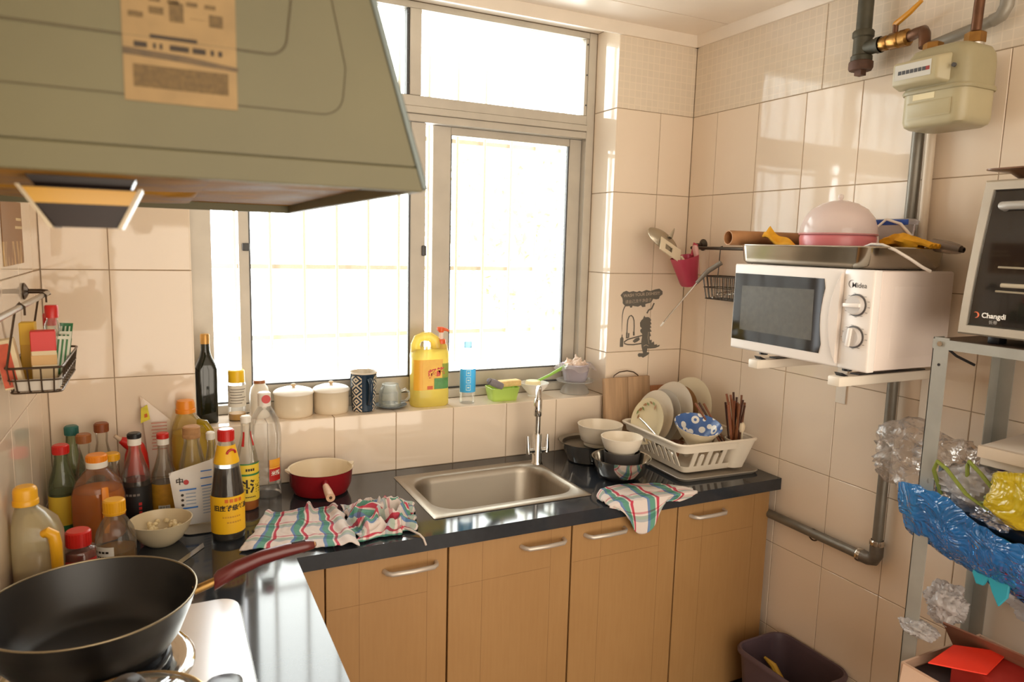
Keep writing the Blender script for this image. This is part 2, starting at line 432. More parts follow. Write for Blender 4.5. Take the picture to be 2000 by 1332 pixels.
for k in range(5):
    a = k*1.3; mk('branch', G().tube([(0, 0, 2.6+.3*k), (.4*math.cos(a), .4*math.sin(a), 3.2+.3*k), (.9*math.cos(a), .9*math.sin(a), 3.6+.3*k)], [.05, .035, .012], 6), MATS['bark'], tr)
rnd = random.Random(3); g = G()
for k in range(1400):
    d = Vector((rnd.gauss(0, 1), rnd.gauss(0, 1), rnd.gauss(0, 1))).normalized()*(rnd.random()**.4)
    c = Vector((d.x*1.1, d.y*1.0, 4.2+d.z*1.1)); M = T(*c) @ Matrix.Rotation(rnd.random()*6, 4, Vector((rnd.gauss(0, 1), rnd.gauss(0, 1), rnd.gauss(0, 1))))
    g.add([(-.06, 0, 0), (0, -.03, .01), (.07, 0, 0), (0, .03, .01)], [(0, 1, 2, 3)], M)
mk('foliage', g, P('leaf', 'C4B878', .6, var=.12, vscale=3), tr, smooth=0, kind='stuff')
# ------------------------------------------------------------------ worktop, cabinets, sink
STONE = P('worktop_black_stone', '2C3036', .08, spec=.5, var=.08, vscale=60)
STEEL = P('brushed_steel', 'A69D90', .42, metal=1., var=.06, vscale=6, aniso=(1, 30, 1), rvar=.06)
STEELP = P('polished_steel', 'CFCBC4', .12, metal=1., var=.04, vscale=5)
CHROME = P('chrome', 'D8D6D2', .1, metal=1.)
BLACKM = P('black_enamel', '17161A', .35, var=.2)
LEG0 = -1.72
FY = -.563                       # front edge of the back run
SX0, SX1, SY0, SY1 = .955, 1.445, -.452, -.085     # cut-out for the sink
g = G()
zb = CT-.04
g.box(.001, SX0, FY, -.001, zb, CT); g.box(SX1, XR-.002, FY, -.001, zb, CT)
g.box(SX0, SX1, FY, SY0, zb, CT); g.box(SX0, SX1, SY1, -.001, zb, CT)
g.box(.001, .553, LEG0, FY, zb, CT)
wt = mk('worktop', g, STONE, smooth=0)
tag(wt, 'L-shaped black stone worktop under the window, holding the sink and bottles', 'worktop')
def door_mat():
    m, nt, b, out = newmat('beige_laminate')
    tc = N(nt, 'ShaderNodeTexCoord')
    mp = N(nt, 'ShaderNodeMapping'); mp.inputs['Scale'].default_value = (40, 40, 3)
    nt.links.new(tc.outputs['Object'], mp.inputs[0])
    nz = N(nt, 'ShaderNodeTexNoise'); nz.inputs['Scale'].default_value = 3.; nz.inputs['Detail'].default_value = 6
    nt.links.new(mp.outputs[0], nz.inputs['Vector'])
    n2 = N(nt, 'ShaderNodeTexNoise'); n2.inputs['Scale'].default_value = 5.; n2.inputs['Detail'].default_value = 8; nt.links.new(tc.outputs['Object'], n2.inputs['Vector'])
    ad = N(nt, 'ShaderNodeMath', operation='ADD'); nt.links.new(nz.outputs[0], ad.inputs[0]); nt.links.new(n2.outputs[0], ad.inputs[1])
    mr = N(nt, 'ShaderNodeMapRange'); mr.inputs[1].default_value = .6; mr.inputs[2].default_value = 1.4; nt.links.new(ad.outputs[0], mr.inputs[0])
    mx = N(nt, 'ShaderNodeMix', data_type='RGBA'); mx.inputs[6].default_value = C('9E774A'); mx.inputs[7].default_value = C('A78153')
    nt.links.new(mr.outputs[0], mx.inputs[0]); nt.links.new(mx.outputs[2], b.inputs['Base Color'])
    b.inputs['Roughness'].default_value = .42
    return m
LAM = door_mat()
LAMD = P('laminate_groove', '7E5C38', .6)
HND = P('handle_satin', 'C9BFB4', .35, metal=.4)
def cabinet(name, label, x0, x1, hx0, hx1, side=False, filler=0.):
    t = thing(name, label, 'cabinet', (x0, -.005, 0), group='base cabinets under the window')
    w = x1-x0
    gc = G()
    gc.box(.002, .018, -.52, 0, .10, .60 if .96 < x0+.01 < 1.44 else zb-.001); gc.box(w-.018, w-.002, -.52, 0, .10, .60 if .97 < x1-.01 < 1.44 else zb-.001); gc.box(.018, w-.018, -.52, 0, .10, .116); gc.box(.018, w-.018, -.008, 0, .116, .55); gc.box(.018, w-.018, -.52, -.50, zb-.06, zb-.001)
    mk('carcass', gc, LAM, t, smooth=0)
    mk('plinth', G().box(.002, w-.002, -.48, -.465, 0, .10), P('plinth_dark', '3A3029', .6), t)
    d0 = filler
    if filler: mk('filler_panel', G().box(.0, filler-.002, -.54, -.522, .085, zb-.006), LAM, t, bevel=.0015, bseg=1)
    d = mk('door', G().box(d0+.0015, w-.0015, -.54, -.522, .085, zb-.006), LAM, t, bevel=.0015, bseg=1)
    gr = G()
    a, b = d0+(w-d0)*.26, d0+(w-d0)*.82
    gr.box(d0+.004, b, -.5403, -.539, .638, .6388)
    for xx in (a, b): gr.box(xx, xx+.0008, -.5403, -.539, .10, zb-.01)
    mk('score_line', gr, LAMD, d, smooth=0)
    h0, h1 = hx0-x0, hx1-x0; zc = .7165
    pts = [(h0, -.54, zc), (h0+.004, -.556, zc), (h0+.014, -.566, zc), ((h0+h1)/2, -.569, zc), (h1-.014, -.566, zc), (h1-.004, -.556, zc), (h1, -.54, zc)]
    mk('handle', G().tube(pts, .0065, 10), HND, d)
    return t
cabinet('base_cabinet', 'beige base cabinet left of the sink, below the folded checked cloth', .556, .949, .774, .915, filler=.068)
cabinet('base_cabinet', 'beige base cabinet with handle at upper right, directly below the sink', .951, 1.335, 1.170, 1.308)
cabinet('base_cabinet', 'beige base cabinet with the hanging checked cloth over its top edge', 1.337, 1.724, 1.380, 1.520)
cabinet('base_cabinet', 'beige base cabinet at the right end beside the waste bin', 1.726, 2.119, 1.775, 1.913)
# cabinet under the cooker, seen only along its front edge
t = thing('base_cabinet', 'beige base cabinet under the gas cooker along the left wall', 'cabinet', (.005, -1.70, 0), group='base cabinets under the window')
mk('carcass', G().box(0, .51, .0, 1.115, .10, zb-.001), LAM, t, bevel=.001, bseg=1)
mk('plinth', G().box(.45, .465, .0, 1.115, 0, .10), MATS['plinth_dark'], t)
for k in range(3):
    d = mk('door', G().box(.512, .53, .002+.371*k, .369+.371*k, .085, zb-.006), LAM, t, bevel=.0015, bseg=1)
    y0 = .12+.371*k
    mk('handle', G().tube([(.53, y0, .7165), (.546, y0+.004, .7165), (.556, y0+.014, .7165), (.559, y0+.065, .7165), (.556, y0+.116, .7165), (.546, y0+.126, .7165), (.53, y0+.13, .7165)], .0065, 10), HND, d)
# sink
t = thing('sink', 'stainless steel drop-in sink basin in the black worktop', 'sink', (1.197, -.269, CT))
w, d = .515, .388
L = []
bw, bd, bx, by = .455, .295, .006, -.002
L.append(rr(0, 0, w, d, .006, .0012, 8)); L.append(rr(0, 0, w-.004, d-.004, .006, .0032, 8))
L.append(rr(bx, by, bw+.012, bd+.012, .082, .0032, 8)); L.append(rr(bx, by, bw, bd, .076, -.003, 8))
L.append(rr(bx, by, bw-.012, bd-.012, .072, -.02, 8)); L.append(rr(bx, by, bw-.022, bd-.022, .07, -.15, 8)); L.append(rr(bx, by, bw-.07, bd-.07, .05, -.172, 8)); L.append(rr(bx, by, .2, .12, .03, -.175, 8))
mk('basin', G().loft(L, False, True), STEEL, t, smooth=50)
mk('drain', G().lathe([(.045, -.1745), (.043, -.1715), (.03, -.172), (.026, -.176), (.0, -.176)], 24, T(.006, 0, 0)), CHROME, t)
# tap
t = thing('kitchen_tap', 'chrome kitchen tap with a square gooseneck and two levers behind the sink', 'tap', (1.444, -.118, CT))
mk('body', G().lathe([(.021, 0), (.021, .006), (.0165, .012), (.0165, .105), (.0145, .11), (0, .11)], 24, None, True), CHROME, t)
pts = [(0, 0, .10), (0, 0, .235), (-.002, -.004, .262), (-.010, -.018, .276), (-.022, -.040, .279), (-.036, -.064, .274), (-.044, -.078, .262), (-.046, -.081, .243), (-.046, -.082, .215)]
mk('gooseneck', G().tube(pts, .0098, 14), CHROME, t)
mk('aerator', G().lathe([(.012, .195), (.0135, .198), (.0135, .25), (.010, .255)], 18, T(-.046, -.082, 0), True), CHROME, t)
for sx in (-1, 1):
    l = mk('lever_stem', G().tube([(0, 0, .05), (sx*.035, -.004, .05)], .009, 12), CHROME, t)
    mk('lever', G().tube([(sx*.035, -.004, .042), (sx*.037, -.004, .06), (sx*.039, -.002, .105)], [.010, .008, .005], 12), CHROME, l)
# ------------------------------------------------------------------ cooker hood
HOOD = P('hood_side_green_grey', '5C5638', .5, var=.08, vscale=7, bump=.05)
HOODE = P('hood_front_edge', '5B6360', .3, metal=.4)
GREASE = P('greasy_hood_inside', '8A6326', .75, spec=.15, metal=0., var=.35, vscale=14, bump=.5, bscale=90, rvar=.12)
t = thing('cooker_hood', 'large grey-green cooker hood with a product sticker hanging over the pan', 'cooker hood', (.002, -1.61, 1.604))
def hx(z): return .495 - (z-.018)*.315
sec = [(0, .02), (.4935, .02), (hx(.56), .56), (0, .56)]
mk('housing', G().prism(sec, .0012, .71, 'y'), HOOD, t, bevel=.0015, bseg=1)
mk('side_panel', G().prism([(0, .0225), (.4955, .0225), (hx(.56)+.002, .56), (0, .56)], -.0012, .001, 'y'), HOOD, t)
g = G()
g.box(0, .498, -.002, .006, 0, .0215); g.box(0, .498, .705, .713, 0, .0215); g.box(.490, .498, .006, .705, 0, .0215); g.box(0, .008, .006, .705, 0, .0215)
mk('bottom_rim', g, HOOD, t, bevel=.001, bseg=1)
mk('front_panel', G().prism([(.497, .002), (.503, .002), (hx(.56)+.008, .56), (hx(.56)+.002, .56)], -.003, .715, 'y'), HOODE, t, bevel=.001, bseg=1)
g = G(); g.box(.009, .489, .007, .704, .0125, .0195); mk('grease_plate', g, GREASE, t)
g = G()
for k in range(2):
    L = [rr(.20, .19+.33*k, .26, .26, .04, .0124, 4), rr(.20, .19+.33*k, .25, .25, .04, .006, 4), rr(.20, .19+.33*k, .20, .20, .03, .004, 4)]
    mk('filter_mesh', G().loft(L, False, True), GREASE, t)
def bead(pts, r): mk('pressed_bead', G().tube([(x, -.0014, z) for x, z in pts], r, 6), P('bead_stain', '4A4024', .5), t)
def arc(cx, cz, r, a0, a1, n=7): return [(cx+r*math.cos(a0+(a1-a0)*k/n), cz+r*math.sin(a0+(a1-a0)*k/n)) for k in range(n+1)]
bead([(0, .104)] + arc(.365, .118, .015, -PI/2, -.2) + [(.385, .16), (.372, .34)], .0009)
bead([(0, .060)] + arc(.408, .078, .018, -PI/2, -.2) + [(.428, .10), (.372, .36)], .0006)
mk('flue_duct', G().box(.04, .24, .25, .45, .56, ZC-1.604-.001), HOOD, t, bevel=.003)
# sticker
lab = mk('sticker', G().box(.2605, .3405, -.0022, -.0012, .056, .235), P('aged_sticker', '8A7046', .6, var=.12, vscale=40), t)
INK = P('faded_ink', '2E2418', .7); INK2 = P('pale_ink', '5E4A28', .7, var=.25, vscale=300)
SM = P('grease_smear', '4E3A16', .5, var=.3, vscale=90)
g = G(); y = -.0026
g.box(.279, .312, y, -.0022, .1030, .1058); mk('print_line', g, INK, lab, smooth=0)
g = G()
for a, b in ((.268, .277), (.281, .283), (.2855, .2875), (.2925, .306), (.3085, .318), (.3215, .324), (.327, .330)): g.box(a, b, y, -.0022, .0955, .0995)
mk('print_line', g, INK, lab, smooth=0)
g = G().box(.267, .334, y, -.0022, .0665, .083); mk('print_block', g, INK2, lab, smooth=0)
g = G()
for k in range(5): g.box(.265+.014*k, .275+.014*k, y, -.0022, .117+.004*(k % 2), .121+.005*(k % 3)); g.box(.266+.013*k, .274+.013*k, y, -.0022, .130, .133)
mk('print_block', g, INK2, lab, smooth=0)
g = G().add([(.2605, y, .0895), (.304, y, .0875), (.3415, y, .0855), (.3415, y, .0885), (.304, y, .0925), (.2605, y, .0945)], [(0, 1, 2, 3, 4, 5)]); mk('grease_smear', g, SM, lab, smooth=0)
# oil cup hanging under the hood
cup = mk('oil_cup', G().loft([[(.199, .105, -.040), (.247, .105, -.040), (.247, .16, -.040), (.199, .16, -.040)], [(.176, .10, -.006), (.265, .10, -.006), (.265, .165, -.006), (.176, .165, -.006)]], True, False), P('oil_cup_brown', '24140C', .25, spec=.25, var=.2), t)
mk('oil_film', G().add([(.1855, .0985, -.020), (.2576, .0985, -.020), (.2645, .0985, -.007), (.1765, .0985, -.007)], [(0, 1, 2, 3)]), P('amber_oil', 'C9982E', .2), cup)
WP = P('lit_cup_side', 'BFB094', .4)  # pale cup sides: the light falling on them is put into the colour
for a, b in ((.176, .199), (.265, .247)):
    e = .0035 if a > b else -.0035
    mk('side_wall', G().loft([[(b, .098, -.041), (b+e, .098, -.041), (b+e, .165, -.041), (b, .165, -.041)], [(a, .098, -.005), (a+e, .098, -.005), (a+e, .165, -.005), (a, .165, -.005)]]), WP, cup)
mk('cup_collar', G().loft([[(.186, .11, -.006), (.258, .11, -.006), (.258, .155, -.006), (.186, .155, -.006)], [(.172, .105, .014), (.268, .105, .014), (.268, .16, .014), (.172, .16, .014)]], False, False), MATS['oil_cup_brown'], t)
# ------------------------------------------------------------------ gas cooker, pan, steel pot
t = thing('gas_cooker', 'stainless steel two-burner gas cooker on the left worktop', 'cooker', (.205, -1.105, CT))
w, d = .40, .70
L = [rr(0, 0, w-.03, d-.03, .03, .0, 5), rr(0, 0, w-.004, d-.004, .04, .006, 5), rr(0, 0, w, d, .042, .012, 5), rr(0, 0, w, d, .042, .022, 5), rr(0, 0, w-.008, d-.008, .038, .028, 5)]
mk('top_plate', G().loft(L), P('cooker_top_steel', 'D5D3D0', .2, metal=.85, var=.04), t)
for k, yy in enumerate((.163, -.175)):
    xx = -.044
    mk('drip_ring', G().lathe([(.155, .0285), (.150, .034), (.138, .036), (.128, .032), (.118, .031)], 40, T(xx, yy, 0)), STEELP, t)
    b = mk('burner', G().lathe([(.118, .0295), (.10, .030), (.07, .032), (.06, .046), (.045, .05), (.03, .047), (0, .047)], 36, T(xx, yy, 0)), BLACKM, t)
    gg = G()
    for q in range(4):
        a = q*PI/2+.5
        gg.box(.03, .125, -.005, .005, .048, .060, T(xx, yy, 0) @ RZ(a)); gg.box(.112, .124, -.006, .006, .03, .058, T(xx, yy, 0) @ RZ(a))
    gg.tube([(xx+.112*math.cos(a), yy+.112*math.sin(a), .044) for a in [2*PI*i/32 for i in range(32)]], .005, 8, closed=True)
    mk('pan_support', gg, BLACKM, t)
mk('control_knob', G().cyl(.02, .026, .048, 20, T(.165, -.13, 0), .003), BLACKM, t)
t = thing('frying_pan', 'large black nonstick frying pan with a maroon handle on the cooker', 'pan', (.161, -.942, .862))
PB = P('nonstick_black', '1B1918', .38, spec=.5, var=.15, vscale=20); PO = P('pan_outer_black', '141314', .3, spec=.5)
mk('pan_body', G().lathe([(0, 0), (.10, 0), (.118, .006), (.135, .03), (.152, .072), (.160, .096), (.1615, .0985)], 64, None, False), PO, t)
mk('pan_inside', G().lathe([(0, .004), (.098, .004), (.115, .010), (.132, .032), (.149, .074), (.1575, .0975)], 64), PB, t)
mk('rim', G().tube([(.1598*math.cos(a), .1598*math.sin(a), .0982) for a in [2*PI*i/64 for i in range(64)]], .0018, 8, closed=True), P('pan_rim_bronze', '8A7C62', .35, metal=.7), t)
hb = mk('handle_bracket', G().tube([(.155, .0, .080), (.175, .0, .086), (.20, .0, .094)], [.008, .008, .0075], 10), P('brass_dull', 'A8834C', .35, metal=.9), t)
MAR = P('maroon_bakelite', '5E2220', .28, spec=.5, var=.1)
def hl(x, z, wy, hz, n=12): return [(x, wy*math.cos(2*PI*k/n)+(x-.19)*.02, z+hz*math.sin(2*PI*k/n)) for k in range(n)]
hd = mk('handle', G().loft([hl(.188, .088, .010, .014), hl(.194, .093, .0125, .0165), hl(.225, .107, .013, .0155), hl(.27, .120, .012, .0135), hl(.31, .126, .0125, .0125), hl(.345, .129, .012, .011), hl(.362, .129, .009, .008), hl(.367, .129, .004, .004)]), MAR, t)
mk('hang_hole', G().loft([hl(.322, .1365, .0045, .0028), hl(.347, .1375, .0045, .0028)]), P('hole_dark', '120A08', .8), hd)
mk('hang_insert', G().loft([hl(.349, .1325, .0095, .0062), hl(.365, .130, .007, .0055)]), P('insert_tan', 'C59A68', .5), hd)
for yy in (-.012, .012): mk('rivet', G().lathe([(.004, 0), (.0035, .002), (0, .0025)], 10, T(.1525, yy, .072) @ RY(-PI/2-.3)), STEELP, t)
t = thing('steel_pot', 'steel pot with a glass lid and black knob at the bottom edge', 'pot', (.225, -1.262, .862))
mk('pot_body', G().lathe([(0, 0), (.085, 0), (.092, .006), (.093, .07), (.096, .073)], 40), STEELP, t)
ld = mk('lid', G().lathe([(.096, .074), (.094, .078), (.07, .09), (.03, .098), (0, .099)], 40), GLASS('lid_glass', 'D8D4C8', .9, body=.35, bodycol='B8B2A4'), t)
mk('lid_rim', G().tube([(.0955*math.cos(a), .0955*math.sin(a), .0755) for a in [2*PI*i/48 for i in range(48)]], .0028, 8, closed=True), P('gold_rim', 'C0A474', .25, metal=.9), ld)
mk('side_handle', G().loft([rr(.105, .02, .03, .05, .01, .052, 3), rr(.118, .022, .05, .064, .018, .060, 3), rr(.118, .022, .05, .064, .018, .070, 3), rr(.116, .022, .04, .05, .015, .076, 3)]), P('black_bakelite', '1C1A1A', .3), t)
mk('lid_knob', G().lathe([(.008, .098), (.008, .106), (.019, .110), (.021, .118), (.015, .126), (0, .128)], 24, T(0, 0, 0)), MATS['black_bakelite'], ld)
# ------------------------------------------------------------------ microwave on wall brackets
WHITE = P('appliance_white', 'EDE6E0', .28, var=.02)
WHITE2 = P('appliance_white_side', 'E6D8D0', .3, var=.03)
DKG = P('dark_glass', '2A231A', .06, spec=.22)
t = thing('microwave', 'white microwave oven with two dials on brackets fixed to the tiled wall', 'microwave', (1.80, -.874, 1.272))
mw = t
D, W, H = .302, .462, .248
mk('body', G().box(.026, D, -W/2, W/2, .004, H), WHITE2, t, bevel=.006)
# door: far part of the front; local y from -W/2 (near) to W/2 (far); panel takes y<-.158
yp = -.1475
L = lambda x, e: [(x, yp+.001+e, .002+e), (x, W/2-e, .002+e), (x, W/2-e, H+.001-e), (x, yp+.001+e, H+.001-e)]
door = mk('door', G().loft([L(.026, 0), L(.004, 0), L(.0, .004)]), WHITE, t, bevel=.002)
# window with a bowed near edge
ov = []
y0, y1, z0, z1 = -.098, W/2-.006, .030, .222
ov += [(y1, z0), (y1, z1)]
n = 8
for k in range(n+1):
    s = k/n; z = z1+(z0-z1)*s
    ov.append((y0 + .014*math.sin(PI*s) + (0.010 if k in (0, n) else 0), z))
mk('door_window', G().prism(ov, -.0012, .0005, 'x'), DKG, door)
iv = [(y1-.03, z0+.03), (y1-.03, z1-.035), (-.06, z1-.03), (-.063, z0+.03)]
mk('window_screen', G().prism(iv, -.0016, -.0011, 'x'), P('perforated_screen', '4A4232', .16, spec=.3, var=.15, vscale=60), door)
# bowed grip beside the window
gp = []
for k in range(13):
    s = k/12; gp.append((yp+.002+.030*math.sin(PI*s)**.8, .012+(H-.02)*s))
g = G().prism([(yp+.0015, .012)] + gp[1:-1] + [(yp+.0015, H-.008)], -.010, .0005, 'x'); mk('door_grip', g, P('grip_shadow_white', 'DCCFC4', .3), door, bevel=.002, bseg=1)
pn = mk('control_panel', G().loft([[(x, -W/2+e, .002+e), (x, yp-e*.3, .002+e), (x, yp-e*.3, H+.001-e), (x, -W/2+e, H+.001-e)] for x, e in ((.026, 0), (.003, 0), (-.001, .004))]), WHITE, t, bevel=.0015, bseg=1)
yk = -.189
KN = P('dial_grey', 'C8C2BE', .3); KR = P('dial_ring', '5A5654', .35)
for zk, rot in ((.163, 0.05), (.085, PI/2-.1)):
    M = T(-.0014, yk, zk) @ RY(-PI/2)
    mk('dial_ring', G().cyl(.0275, 0, .002, 32, M), KR, pn)
    k_ = mk('dial', G().lathe([(.0235, .002), (.023, .012), (.0215, .0145), (0, .015)], 32, M), KN, pn)
    mk('dial_grip', G().box(-.005, .005, -.023, .023, .0148, .022, M @ RZ(rot)), WHITE, k_, bevel=.002)
GI = P('grey_print', '4A4644', .6)
def onpanel(u, v): return (-.0016, yk - u, v)
text_on(pn, 'Midea', .0175, GI, lambda u, v: onpanel(u+.003, v+.2105), bold=.0001)
pts = []
for k in range(15):
    a = 1.9-k*.25; pts.append((-.0016, yk+.0175+.0095*math.cos(a), .2135+.0095*math.sin(a)))
mk('logo_ring', G().tube(pts, [.0002+.0005*math.sin(PI*k/14) for k in range(15)], 6), GI, pn)
g = G()
for k in range(12):
    a = .25+k*PI*1.7/11+PI*.65
    for zk in (.163, .085): g.box(-.0018, -.0012, yk+.034*math.cos(a)-.003, yk+.034*math.cos(a)+.003, zk+.029*math.sin(a)-.0006, zk+.029*math.sin(a)+.0006)
mk('dial_marks', g, P('print_light', '9A948E', .6), pn, smooth=0)
mk('side_emboss', G().loft([[(a, -W/2+e, b) for a, b in q] for q, e in ((((.07, .03), (.27, .03), (.27, .215), (.07, .215)), .001), (((.075, .035), (.265, .035), (.265, .21), (.075, .21)), -.0012))]), WHITE2, t, bevel=.001, bseg=1)
mk('side_screw', G().cyl(.004, 0, .002, 10, T(.25, -W/2, .03) @ RX(PI/2)), GI, t)
for x in (.06, .26):
    for y in (-.13, .155): mk('foot', G().cyl(.012, -.012, .006, 14, T(x, y, 0)), BLACKM, t)
mk('power_cord', G().tube([(D-.01, -.19, .06), (D, -.225, .055), (D-.005, -.26, .035), (D-.01, -.31, .02)], .0035, 8), BLACKM, t)
BRK = P('bracket_cream_paint', 'E4DACB', .4, var=.06)
for y, lb in ((-.765, 'cream steel wall bracket under the far end of the microwave'), (-1.035, 'cream steel wall bracket under the near end of the microwave')):
    t = thing('wall_bracket', lb, 'bracket', (XR, y, 1.222), group='microwave brackets')
    mk('arm', G().box(-.375, 0, -.018, .018, .009, .034), BRK, t, bevel=.004)
    mk('arm_slot', G().box(-.30, -.04, -.013, .013, .0342, .0372), BLACKM, t)
    mk('wall_plate', G().box(-.004, 0, -.018, .018, -.12, .009), BRK, t, bevel=.001, bseg=1)
    mk('end_stop', G().loft([[(-.352, -.012, .034), (-.335, -.012, .034), (-.335, .012, .034), (-.352, .012, .034)], [(-.362, -.010, .043), (-.357, -.010, .043), (-.357, .010, .043), (-.362, .010, .043)]]), BLACKM, t)
# ------------------------------------------------------------------ what lies on the microwave
t = thing('baking_tray', 'deep stainless steel tray resting on top of the microwave', 'tray', (1.965, -.855, 1.5225))
L = [rr(0, 0, .285, .415, .034, 0, 5), rr(0, 0, .30, .430, .036, .008, 5), rr(0, 0, .308, .440, .036, .050, 5), rr(0, 0, .318, .452, .042, .055, 5), rr(0, 0, .322, .456, .044, .0525, 5)]
TRS = P('tray_steel', 'C2BAAC', .18, metal=1., var=.05)
mk('pan', G().loft(L, True, False), TRS, t, smooth=50)
Li = [rr(0, 0, .318, .452, .042, .0552, 5), rr(0, 0, .304, .436, .036, .050, 5), rr(0, 0, .297, .427, .034, .009, 5), rr(0, 0, .28, .41, .03, .0015, 5)]
mk('pan_inside', G().loft(Li, False, True), TRS, t, smooth=50)
t = thing('egg_cooker', 'pink egg cooker with a clear domed lid on the steel tray', 'egg cooker', (1.955, -.862, 1.5245))
mk('base', G().lathe([(.07, 0), (.085, .004), (.094, .03), (.098, .075), (.095, .084)], 40, None, True, True), P('pink_plastic', 'E08288', .3, var=.04), t)
dm = mk('dome', G().lathe([(.098, .083), (.099, .09), (.0975, .104), (.089, .130), (.071, .153), (.046, .168), (.02, .1755), (0, .177)], 40), GLASS('frosted_dome', 'FCF4F0', .7, .08, .85, 'FFF2EC', .35), t)
mk('dome_knob', G().lathe([(.006, .175), (.005, .180), (.008, .185), (.006, .192), (0, .194)], 14), MATS['frosted_dome'], dm)
mk('dome_rim', G().tube([(.0985*math.cos(a), .0985*math.sin(a), .085) for a in [2*PI*i/40 for i in range(40)]], .0028, 8, closed=True), P('pink_rim', 'C98A8C', .3), dm)
t = mk('power_cord', G().tube([(1.885, -1.00, 1.575), (1.875, -1.03, 1.583), (1.875, -1.06, 1.582), (1.88, -1.092, 1.570), (1.90, -1.118, 1.55), (1.92, -1.140, 1.53), (1.935, -1.15, 1.5215)], .0038, 8), P('cord_white', 'E6DCD2', .4)); tag(t, 'white cord drooping over the near edge of the steel tray', 'cord')
t = mk('power_cord', G().tube([(2.00, -.955, 1.575), (2.02, -.93, 1.63), (2.03, -.95, 1.652), (2.04, -.985, 1.64), (2.05, -1.01, 1.61), (2.05, -1.02, 1.578)], .0038, 8), MATS['cord_white']); tag(t, 'white cord looping up behind the egg cooker dome', 'cord')
t = thing('cardboard_tube', 'brown cardboard tube lying across the far corner of the tray', 'tube', (1.795, -.612, 1.596))
M = Matrix.Rotation(math.radians(-6), 4, 'Z') @ RY(PI/2)
mk('tube_wall', G().lathe([(.0215, 0), (.0215, .27), (.0185, .27), (.0185, 0), (.0215, 0)], 28, M), P('kraft_card', 'A8784E', .75, var=.12, vscale=30), t)
t = thing('storage_box', 'clear plastic box with a blue clip lid behind the egg cooker', 'box', (2.080, -.83, 1.5245))
L = [rr(0, 0, .040, .30, .012, 0, 4), rr(0, 0, .045, .325, .014, .115, 4)]
mk('tub', G().loft(L, True, False), GLASS('hazy_plastic', 'F6F0EE', .6, .15, .45, 'F6EEEA'), t)
mk('lid', G().loft([rr(0, 0, .048, .335, .014, .115, 4), rr(0, 0, .050, .34, .015, .124, 4), rr(0, 0, .046, .325, .014, .130, 4)]), GLASS('lid_plastic', 'F2F0F4', .6, .15, .55, 'F4EEEE'), t)
mk('blue_clip', G().box(-.030, -.0255, -.168, -.05, .113, .128), P('blue_clip', '2E52A8', .35), t, bevel=.002)
YEL = P('yellow_cloth', 'E3A51E', .8, var=.15, vscale=30, bump=.3)
t = thing('yellow_cloth', 'folded yellow cloth wedge beside the cardboard tube', 'cloth', (1.88, -.735, 1.571)); 
g = G()
def fn(u, v):
    x = -.03+.06*v; y = .045-.12*u
    z = .055*(1-u)**1.3*(1-.45*abs(v-.5)*2) + .006*math.sin(9*u+5*v) + .004*math.sin(17*v)
    return (x, y, max(-.002, z))
g.grid(fn, 14, 8); o = mk('folded_layer', g, YEL, t)
sm = o.modifiers.new('thickness', 'SOLIDIFY'); sm.thickness = .006; sm.offset = -1
t = thing('yellow_cloth', 'crumpled yellow glove at the right end of the steel tray', 'glove', (2.02, -1.01, 1.572))
g = G()
def fn(u, v):
    a = 2*PI*v; r = .012+.010*math.sin(PI*u)**.7+.003*math.sin(5*a+8*u)
    return (r*1.4*math.cos(a)+.01*math.sin(6*u), .055-.11*u, .018+r*.9*math.sin(a)+.006*math.sin(4*u))
g.grid(fn, 14, 14); mk('glove_palm', g, YEL, t)
for k in range(3): mk('finger', G().tube([(-.012+.012*k, -.045, .02), (-.016+.015*k, -.07, .018-.003*k), (-.018+.017*k, -.09, .010)], [.009, .008, .006], 8), YEL, t)
t = thing('wrapped_roll', 'clear wrapped roll sticking out past the right end of the tray', 'roll', (2.06, -1.055, 1.588))
M = T(0, 0, 0) @ RX(PI/2+.15)
mk('wrap', G().lathe([(.012, 0), (.016, .01), (.016, .055), (.013, .075), (.010, .085)], 16, M), GLASS('film_wrap', 'EFE2D6', .9, .12, .4, 'E8D6C6'), t)
mk('core', G().lathe([(.007, .0), (.007, .092), (.004, .092), (.004, .07)], 14, M), P('dark_core', '3A2C22', .7), t)
# ------------------------------------------------------------------ rail with utensils in the right corner
DM = P('dark_wire', '4C443C', .35, metal=.7)
t = thing('utensil_rail', 'dark metal rail on the right wall holding red cup and wire basket', 'rail', (XR, -.07, 1.565))
mk('bar', G().tube([(-.048, -.02, 0), (-.048, -.75, 0)], .006, 12), DM, t)
for y in (-.03, -.56):
    r_ = mk('wall_rosette', G().lathe([(.022, 0), (.022, .003), (.016, .008), (.008, .012)], 24, T(0, y, .012) @ RY(-PI/2), True), DM, t)
    mk('standoff', G().tube([(-.005, y, .012), (-.04, y, .012), (-.048, y, 0)], .006, 10), DM, r_)
t = thing('utensil_cup', 'tilted red plastic utensil cup hooked on the rail', 'cup', (2.062, -.135, 1.425))
t.rotation_euler = (0, math.radians(-16), 0)
RED = P('raspberry_plastic', 'BC4058', .35, var=.05)
L = [rr(0, 0, .042, .06, .018, 0, 4), rr(0, 0, .05, .07, .022, .008, 4), rr(0, 0, .088, .10, .03, .11, 4), rr(0, 0, .082, .094, .028, .11, 4), rr(0, 0, .046, .064, .02, .012, 4)]
mk('cup_body', G().loft(L), RED, t)
mk('hook', G().tube([(.035, 0, .105), (.05, 0, .132), (.055, 0, .145), (.066, 0, .135)], .006, 8), RED, t)
STM = P('steel_matte_warm', 'B9AF9C', .3, metal=.8)
t = thing('ladle', 'steel ladle leaning out of the red utensil cup', 'ladle', (2.052, -.12, 1.45))
